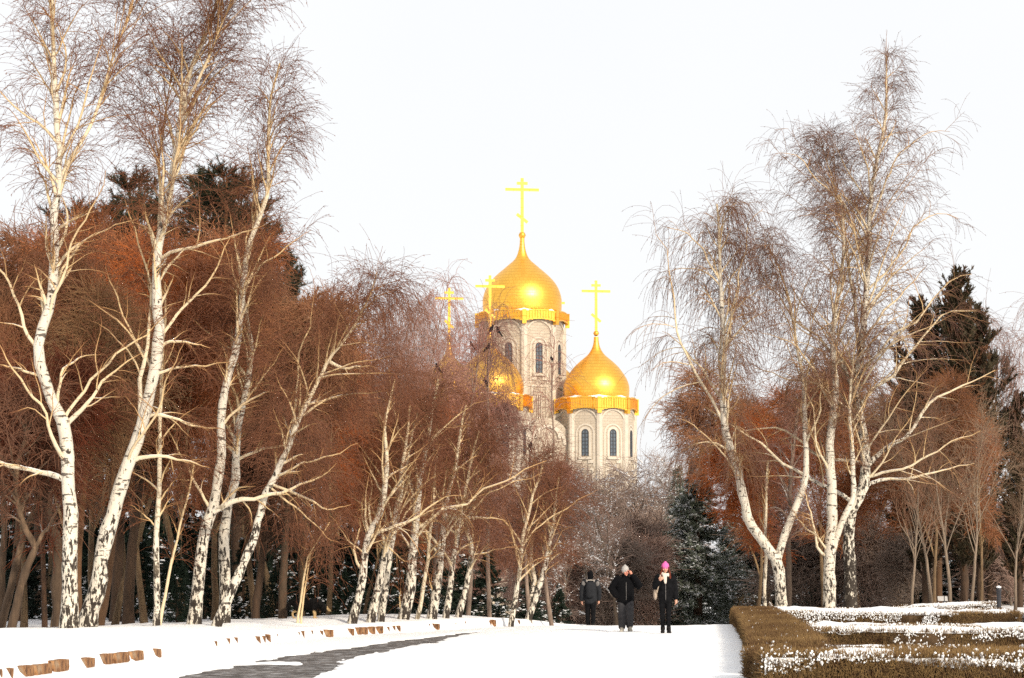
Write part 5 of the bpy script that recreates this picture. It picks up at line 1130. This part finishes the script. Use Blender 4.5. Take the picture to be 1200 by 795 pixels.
b[2] = float(snow_z(np.array([b[0]]), np.array([58.9]))[0])
person('person in pink knitted hat, cream scarf and black jacket with long auburn hair', b - [0, 0, .012], R_(-3), 1.70,
    arms=[[(.175, .01, 1.40), (.235, .03, 1.14), (.255, -.02, .93), (.26, -.045, .865)], [(-.175, .01, 1.40), (-.265, .02, 1.16), (-.215, -.17, 1.23), (-.155, -.20, 1.30)]],
    legs=[[(.085, 0, .92), (.075, -.04, .50), (.075, -.03, .10), (.095, -.17, .035)], [(-.085, 0, .92), (-.08, .02, .50), (-.07, .10, .11), (-.085, -.03, .045)]],
    mats=dict(jacket='blackcloth', trousers='blackcloth', shoe='shoe', hat='pink', leg_r=(.088, .062, .048)), hat='beanie', female=True, hands=[((.02, -.2, -1), (1, 0, 0), 1, .5), ((.5, -.3, .6), (0, -1, .3), 1, 1.1)], puffy=.98, hem=.86, extra=w_extra)
# --- man with grey hat, hand to the ear
def m_extra(root, q, M_, sc):
    g = Geo(); g.box((-.006, -.036, -.07), (.006, .036, .07), np.array(Matrix.Translation(q((.092, -.035, -.02))) @ Matrix.Rotation(.25, 4, 'X'))); g.build('phone', M['eye'], root, False)
    g = Geo(); limb_(g, [np.array([.0, -.19, .86]) * sc, np.array([.0, -.195, 1.1]) * sc, np.array([.0, -.185, 1.32]) * sc], [.006] * 3, k=6); g.build('zip', M['stripe'], root)
    g = Geo(); limb_(g, [np.array([-.12, -.03, .0]) * 0 + q((-.06, .06, -.02)), q((0, .085, -.04)), q((.06, .06, -.02))], [(.03, .03)] * 3, k=8); voxel('hair', g, M['darkhair'], root, .01, 1)
b = gy(733, 60.4); b[2] = float(snow_z(np.array([b[0]]), np.array([60.4]))[0])
person('person in grey knitted hat and bulky black jacket, one hand raised to the ear', b - [0, 0, .012], R_(4), 1.62,
    arms=[[(.20, .0, 1.40), (.375, -.06, 1.22), (.24, -.15, 1.43), (.165, -.125, 1.52)], [(-.20, .0, 1.40), (-.345, .05, 1.17), (-.265, -.05, .99), (-.20, -.055, .94)]],
    legs=[[(.095, 0, .92), (.105, -.09, .52), (.115, .04, .13), (.135, -.10, .05)], [(-.095, 0, .92), (-.095, -.03, .50), (-.10, -.02, .10), (-.13, -.16, .035)]],
    mats=dict(jacket='blackwool', trousers='greytrousers', shoe='paleshoe', sole='sole', hat='greyhat', leg_r=(.115, .098, .088)), hat='beanie', head_yaw=.35, hands=[((-.45, .2, .9), (.9, -.1, .4), -1, .5), ((.75, .15, -.6), (0, -1, 0), 1, .6)], puffy=1.16, hem=.80, skin='skin_ruddy', extra=m_extra)
# --- man seen from behind beyond the crest
def b_extra(root, q, M_, sc):
    g = Geo(); limb_(g, [np.array([0, .165, 1.36]) * sc, np.array([0, .20, 1.22]) * sc, np.array([0, .19, 1.0]) * sc], [(.135, .07), (.15, .09), (.14, .08)], k=16); bp = voxel('backpack', g, M['charcoal'], root, .012, 2)
    g = Geo()
    for s in (-1, 1): limb_(g, [np.array([s * .11, .14, 1.42]) * sc, np.array([s * .13, .02, 1.49]) * sc, np.array([s * .12, -.13, 1.36]) * sc, np.array([s * .14, -.15, 1.15]) * sc], [(.03, .014)] * 4, k=8)
    voxel('backpack_straps', g, M['stripe'], root, .009, 1)
    g = Geo()
    for s in (-1, 1): ell(g, np.array([s * .215, .03, 1.36]) * sc, (.075, .085, .10))
    voxel('shoulder_panel', g, M['stripe'], root, .012, 1)
    g = Geo(); limb_(g, [np.array([-.12, .11, 1.468]) * sc, np.array([0, .12, 1.478]) * sc, np.array([.12, .11, 1.468]) * sc], [.010] * 3, k=6); g.build('collar_piping', M['scarf'], root)
b = gy(692, 76); b[2] = float(snow_z(np.array([b[0]]), np.array([76.]))[0])
person('person seen from behind in black hat and dark jacket, walking over the crest', b - [0, 0, .012], R_(178), 1.76,
    arms=[[(.20, .0, 1.40), (.265, .04, 1.14), (.27, -.02, .92), (.265, -.05, .85)], [(-.20, .0, 1.40), (-.265, .0, 1.14), (-.265, -.07, .93), (-.255, -.10, .86)]],
    legs=[[(.09, 0, .92), (.085, -.06, .50), (.08, -.02, .10), (.09, -.16, .035)], [(-.09, 0, .92), (-.085, .03, .50), (-.08, .14, .13), (-.085, .02, .05)]],
    mats=dict(jacket='charcoal', trousers='blackcloth', shoe='shoe', hat='blackwool', leg_r=(.10, .078, .066)), hat='hood', hands=[((0, -.2, -1), (1, 0, 0), 1, .6), ((0, -.2, -1), (-1, 0, 0), -1, .6)], puffy=1.04, hem=.82, extra=b_extra, facing=False)

# --- dog: black shaggy coat, tan legs and muzzle, nose down, facing right (+x)
M['fur'] = cloth('black_fur', (.011, .010, .010), .5, .9, 40, 1.); M['tan'] = cloth('tan_fur', (.42, .29, .15), .3, .9, 30, 1.)
def dog(loc, s):
    root = thing('dog', 'shaggy black dog with tan legs sniffing the snow bank beside two thin birch stems', 'dog', loc)
    g = Geo(); Z = lambda p: np.array(p) * s
    limb_(g, [Z((-.34, 0, .50)), Z((-.22, 0, .50)), Z((0, 0, .47)), Z((.20, 0, .47)), Z((.33, 0, .50)), Z((.42, 0, .47))], [.10 * s, (.13 * s, .12 * s), (.12 * s, .11 * s), (.155 * s, .13 * s), (.12 * s, .11 * s), .085 * s], k=14)
    limb_(g, [Z((.38, 0, .50)), Z((.50, 0, .42)), Z((.57, 0, .36))], [.09 * s, .08 * s, .075 * s]); ell(g, Z((.60, 0, .35)), (.095 * s, .08 * s, .085 * s)); limb_(g, [Z((.64, 0, .33)), Z((.73, 0, .27)), Z((.77, 0, .24))], [.052 * s, .04 * s, .03 * s])
    for q in (-1, 1):
        limb_(g, [Z((.56, q * .055, .41)), Z((.55, q * .085, .38)), Z((.56, q * .095, .31))], [.03 * s, .03 * s, .012 * s])
        limb_(g, [Z((.27, q * .075, .42)), Z((.25, q * .08, .26)), Z((.27, q * .08, .13)), Z((.26, q * .08, .03)), Z((.31, q * .08, .02))], [.065 * s, .045 * s, .032 * s, .03 * s, .034 * s])
        o = .06 * q; limb_(g, [Z((-.28, q * .08, .46)), Z((-.20 + o, q * .085, .30)), Z((-.36 + o, q * .085, .19)), Z((-.33 + o, q * .085, .03)), Z((-.28 + o, q * .085, .02))], [.095 * s, .065 * s, .035 * s, .03 * s, .034 * s])
    limb_(g, [Z((-.38, 0, .54)), Z((-.50, 0, .50)), Z((-.58, 0, .38)), Z((-.60, 0, .28))], [.05 * s, .055 * s, .05 * s, .02 * s])
    body = voxel('body', g, M['fur'], root, .010, 2)
    # tan points are a second fur colour on the same body
    body.data.materials.append(M['tan']); me = body.data
    for p in me.polygons:
        c = p.center; 
        if c.z < .25 * s + .03 * sin(c.x * 40) and c.x < .62 * s or (c.x > .665 * s): p.material_index = 1
    rng = np.random.default_rng(9); n = len(me.vertices); co_ = np.zeros(n * 3, np.float32); me.vertices.foreach_get('co', co_); co_ = co_.reshape(-1, 3); no = np.zeros(n * 3, np.float32); me.vertex_normals.foreach_get('vector', no); no = no.reshape(-1, 3)
    sel = np.where((co_[:, 2] > .27 * s) & (co_[:, 0] < .62 * s))[0]; sel = rng.choice(sel, 6000); G = Geo(); D = norm(no[sel] * .6 + np.array([-.5, 0, -.7]) + rng.normal(size=(6000, 3)) * .25); G.blades(co_[sel].astype(float), D, rng.uniform(.03, .075, 6000), .004, rng, .2); G.build('fur', M['fur'], root, False)
    g = Geo(); ell(g, Z((.785, 0, .245)), (.016 * s, .018 * s, .014 * s)); g.build('nose', M['eye'], root)
    return root
dx = at(359, 725, 59.5); dg_ = dog((dx[0], 59.5, gz(dx[0], 59.5) - .01), .78); dg_.rotation_euler = (0, 0, R_(-8))

# --- birds in the tree tops
M['crow'] = cloth('black_plumage', (.010, .010, .012), .4, .6, 30)
def bird(loc, rz, pitch, s, label, proto=[None]):
    def place(o): o.location = [float(q) for q in loc]; o.rotation_euler = (0, pitch, rz); o.scale = (s, s, s)
    if proto[0] is not None: o = dup(proto[0], (0, 0, 0)); o['label'] = label; place(o); return o
    root = thing('bird', label, 'bird', (0, 0, 0), 0, 'dark birds perched in the tree tops'); proto[0] = root
    g = Geo(); limb_(g, [np.array(p) for p in ((-.10, 0, .07), (-.02, 0, .10), (.06, 0, .14), (.11, 0, .185))], [(.035, .03), (.068, .06), (.07, .062), (.045, .042)], k=12); ell(g, (.135, 0, .215), (.048, .042, .042)); limb_(g, [np.array(p) for p in ((.165, 0, .213), (.20, 0, .207), (.225, 0, .198))], [.020, .014, .005], k=8)
    limb_(g, [np.array(p) for p in ((-.08, 0, .075), (-.19, 0, .03), (-.27, 0, -.01))], [(.03, .02), (.036, .012), (.04, .008)], k=10)
    for q in (-1, 1): limb_(g, [np.array(p) for p in ((.02, q * .022, .06), (.015, q * .022, .02), (.02, q * .022, .0))], [.014, .007, .007], k=6); limb_(g, [np.array(p) for p in ((.0, q * .022, .0), (.045, q * .022, -.003))], [.007, .005], k=6)
    voxel('body', g, M['crow'], root, .008, 2)
    for q in (-1, 1):
        g = Geo(); limb_(g, [np.array(p) for p in ((.085, q * .06, .15), (.0, q * .074, .115), (-.10, q * .055, .07), (-.20, q * .02, .035))], [(.02, .03), (.016, .045), (.012, .035), (.006, .012)], k=10); voxel('wing', g, M['crow'], root, .008, 1)
    place(root); return root
BIRDS = [((577, 389), 'left one of the two birds side by side over the golden band of the church'), ((583, 391), 'right one of the two birds side by side over the golden band of the church'), ((552, 407), 'bird on the hanging twigs between the two left crosses'), ((573, 409), 'bird just below the pair of birds, above the left golden dome'),
         ((512, 434), 'leftmost bird in the tree tops, under the left cross'), ((568, 450), 'bird in front of the left golden dome'), ((570, 496), 'largest bird, sideways on a pale branch below the left golden dome'), ((622, 524), 'lowest bird, before the round church medallion'), ((646, 422), 'small bird in front of the main tower beside its window')]
rb = np.random.default_rng(3); pts = {}
PERCH = {0: (574, 68), 1: (574, 68), 2: (548, 67), 3: (574, 68), 4: (508, 66), 5: (574, 68), 6: (548, 67), 7: (622, 69), 8: (648, 70)}
bt = {}
for i, ((px, py), lb) in enumerate(BIRDS):
    bx, Y = PERCH[i]; p = at(px, py, Y); bt.setdefault((bx, Y), []).append(p)
    bird(p + [0, 0, .0], (0.4, 2.6, 3.4, .2, 2.9, 2.2, .3, 1.4, 2.0)[i], (-.5 if i not in (6,) else -.35), (.70, .70, .58, .60, .66, .60, .76, .54, .44)[i], lb)
for i, ((bx, Y), pl) in enumerate(bt.items()):
    rng = np.random.default_rng(600 + i); b = ground_pt(bx, Y); topz = max(p[2] for p in pl) + .6
    P = catmull(np.array([[0, 0, -.3], [rng.normal() * .15, .05, 2.], [rng.normal() * .3, .1, 5.], [pl[0][0] - b[0] + .2 * rng.normal(), .1, (topz - b[2]) * .8], [np.mean([p[0] for p in pl]) - b[0] + .1, .05, topz - b[2]]]), 26); R = np.linspace(.07, .008, 26)
    lm = []
    for p in pl:
        q = p - b; zs = q[2] - rng.uniform(.9, 1.6); k_ = int(np.argmin(abs(P[:, 2] - zs))); a = P[k_]; mid = a * .45 + q * .55 + np.array([0, 0, .15]); e = q + (q - mid) * .35 + [0, 0, .05]
        Q = catmull(np.array([a, mid, q - [0, 0, .012], e]), 14); lm.append((Q, np.linspace(.018, .008, 14)))
    kk = tree_from('bare_tree', ['bare tree whose top twigs carry the two birds side by side', 'bare tree carrying the largest bird on a pale branch', 'bare tree with a bird at its very top under the left cross', 'bare tree carrying the lowest bird before the medallion', 'bare tree reaching up to the small bird before the main tower'][i], 'tree', b, [(P, R)], lm, rng, M['mauve'], None, nl=10, Lmax=.9, t0=.35, c2=6, c3=6, l3=.8, g3=.22, rt=.005)

# --- dark post and little plate at the right
M['post'] = m_plain('dark_painted_post', (.03, .03, .035), .5, .2, 10)
p = ground_pt(1171, 76); root = thing('post', 'short dark post standing in the snow right of the farthest hedge', 'post', p)
g = Geo(); g.lathe([(.001, -.2), (.09, -.2), (.09, .03), (.075, .05), (.07, .06), (.07, .85), (.085, .87), (.085, .93), (.05, .98), (.001, .985)], 12); g.build('shaft', M['post'], root)
g = Geo(); g.lumps([(0, 0, .99)], .08, .08, .04, rb, 10); g.build('snow_cap', M['snow'], root)
p = ground_pt(1107, 84); root = thing('sign', 'small pale sign plate on a thin stake behind the farthest hedge', 'sign', p)
g = Geo(); g.lathe([(.015, -.2), (.015, .72)], 8); g.build('stake', M['post'], root)
g = Geo(); g.box((-.17, -.012, .62), (.17, .012, .80), np.array(Matrix.Rotation(-.5, 4, 'X'))); g.build('plate', M['greyhat'], root, False)
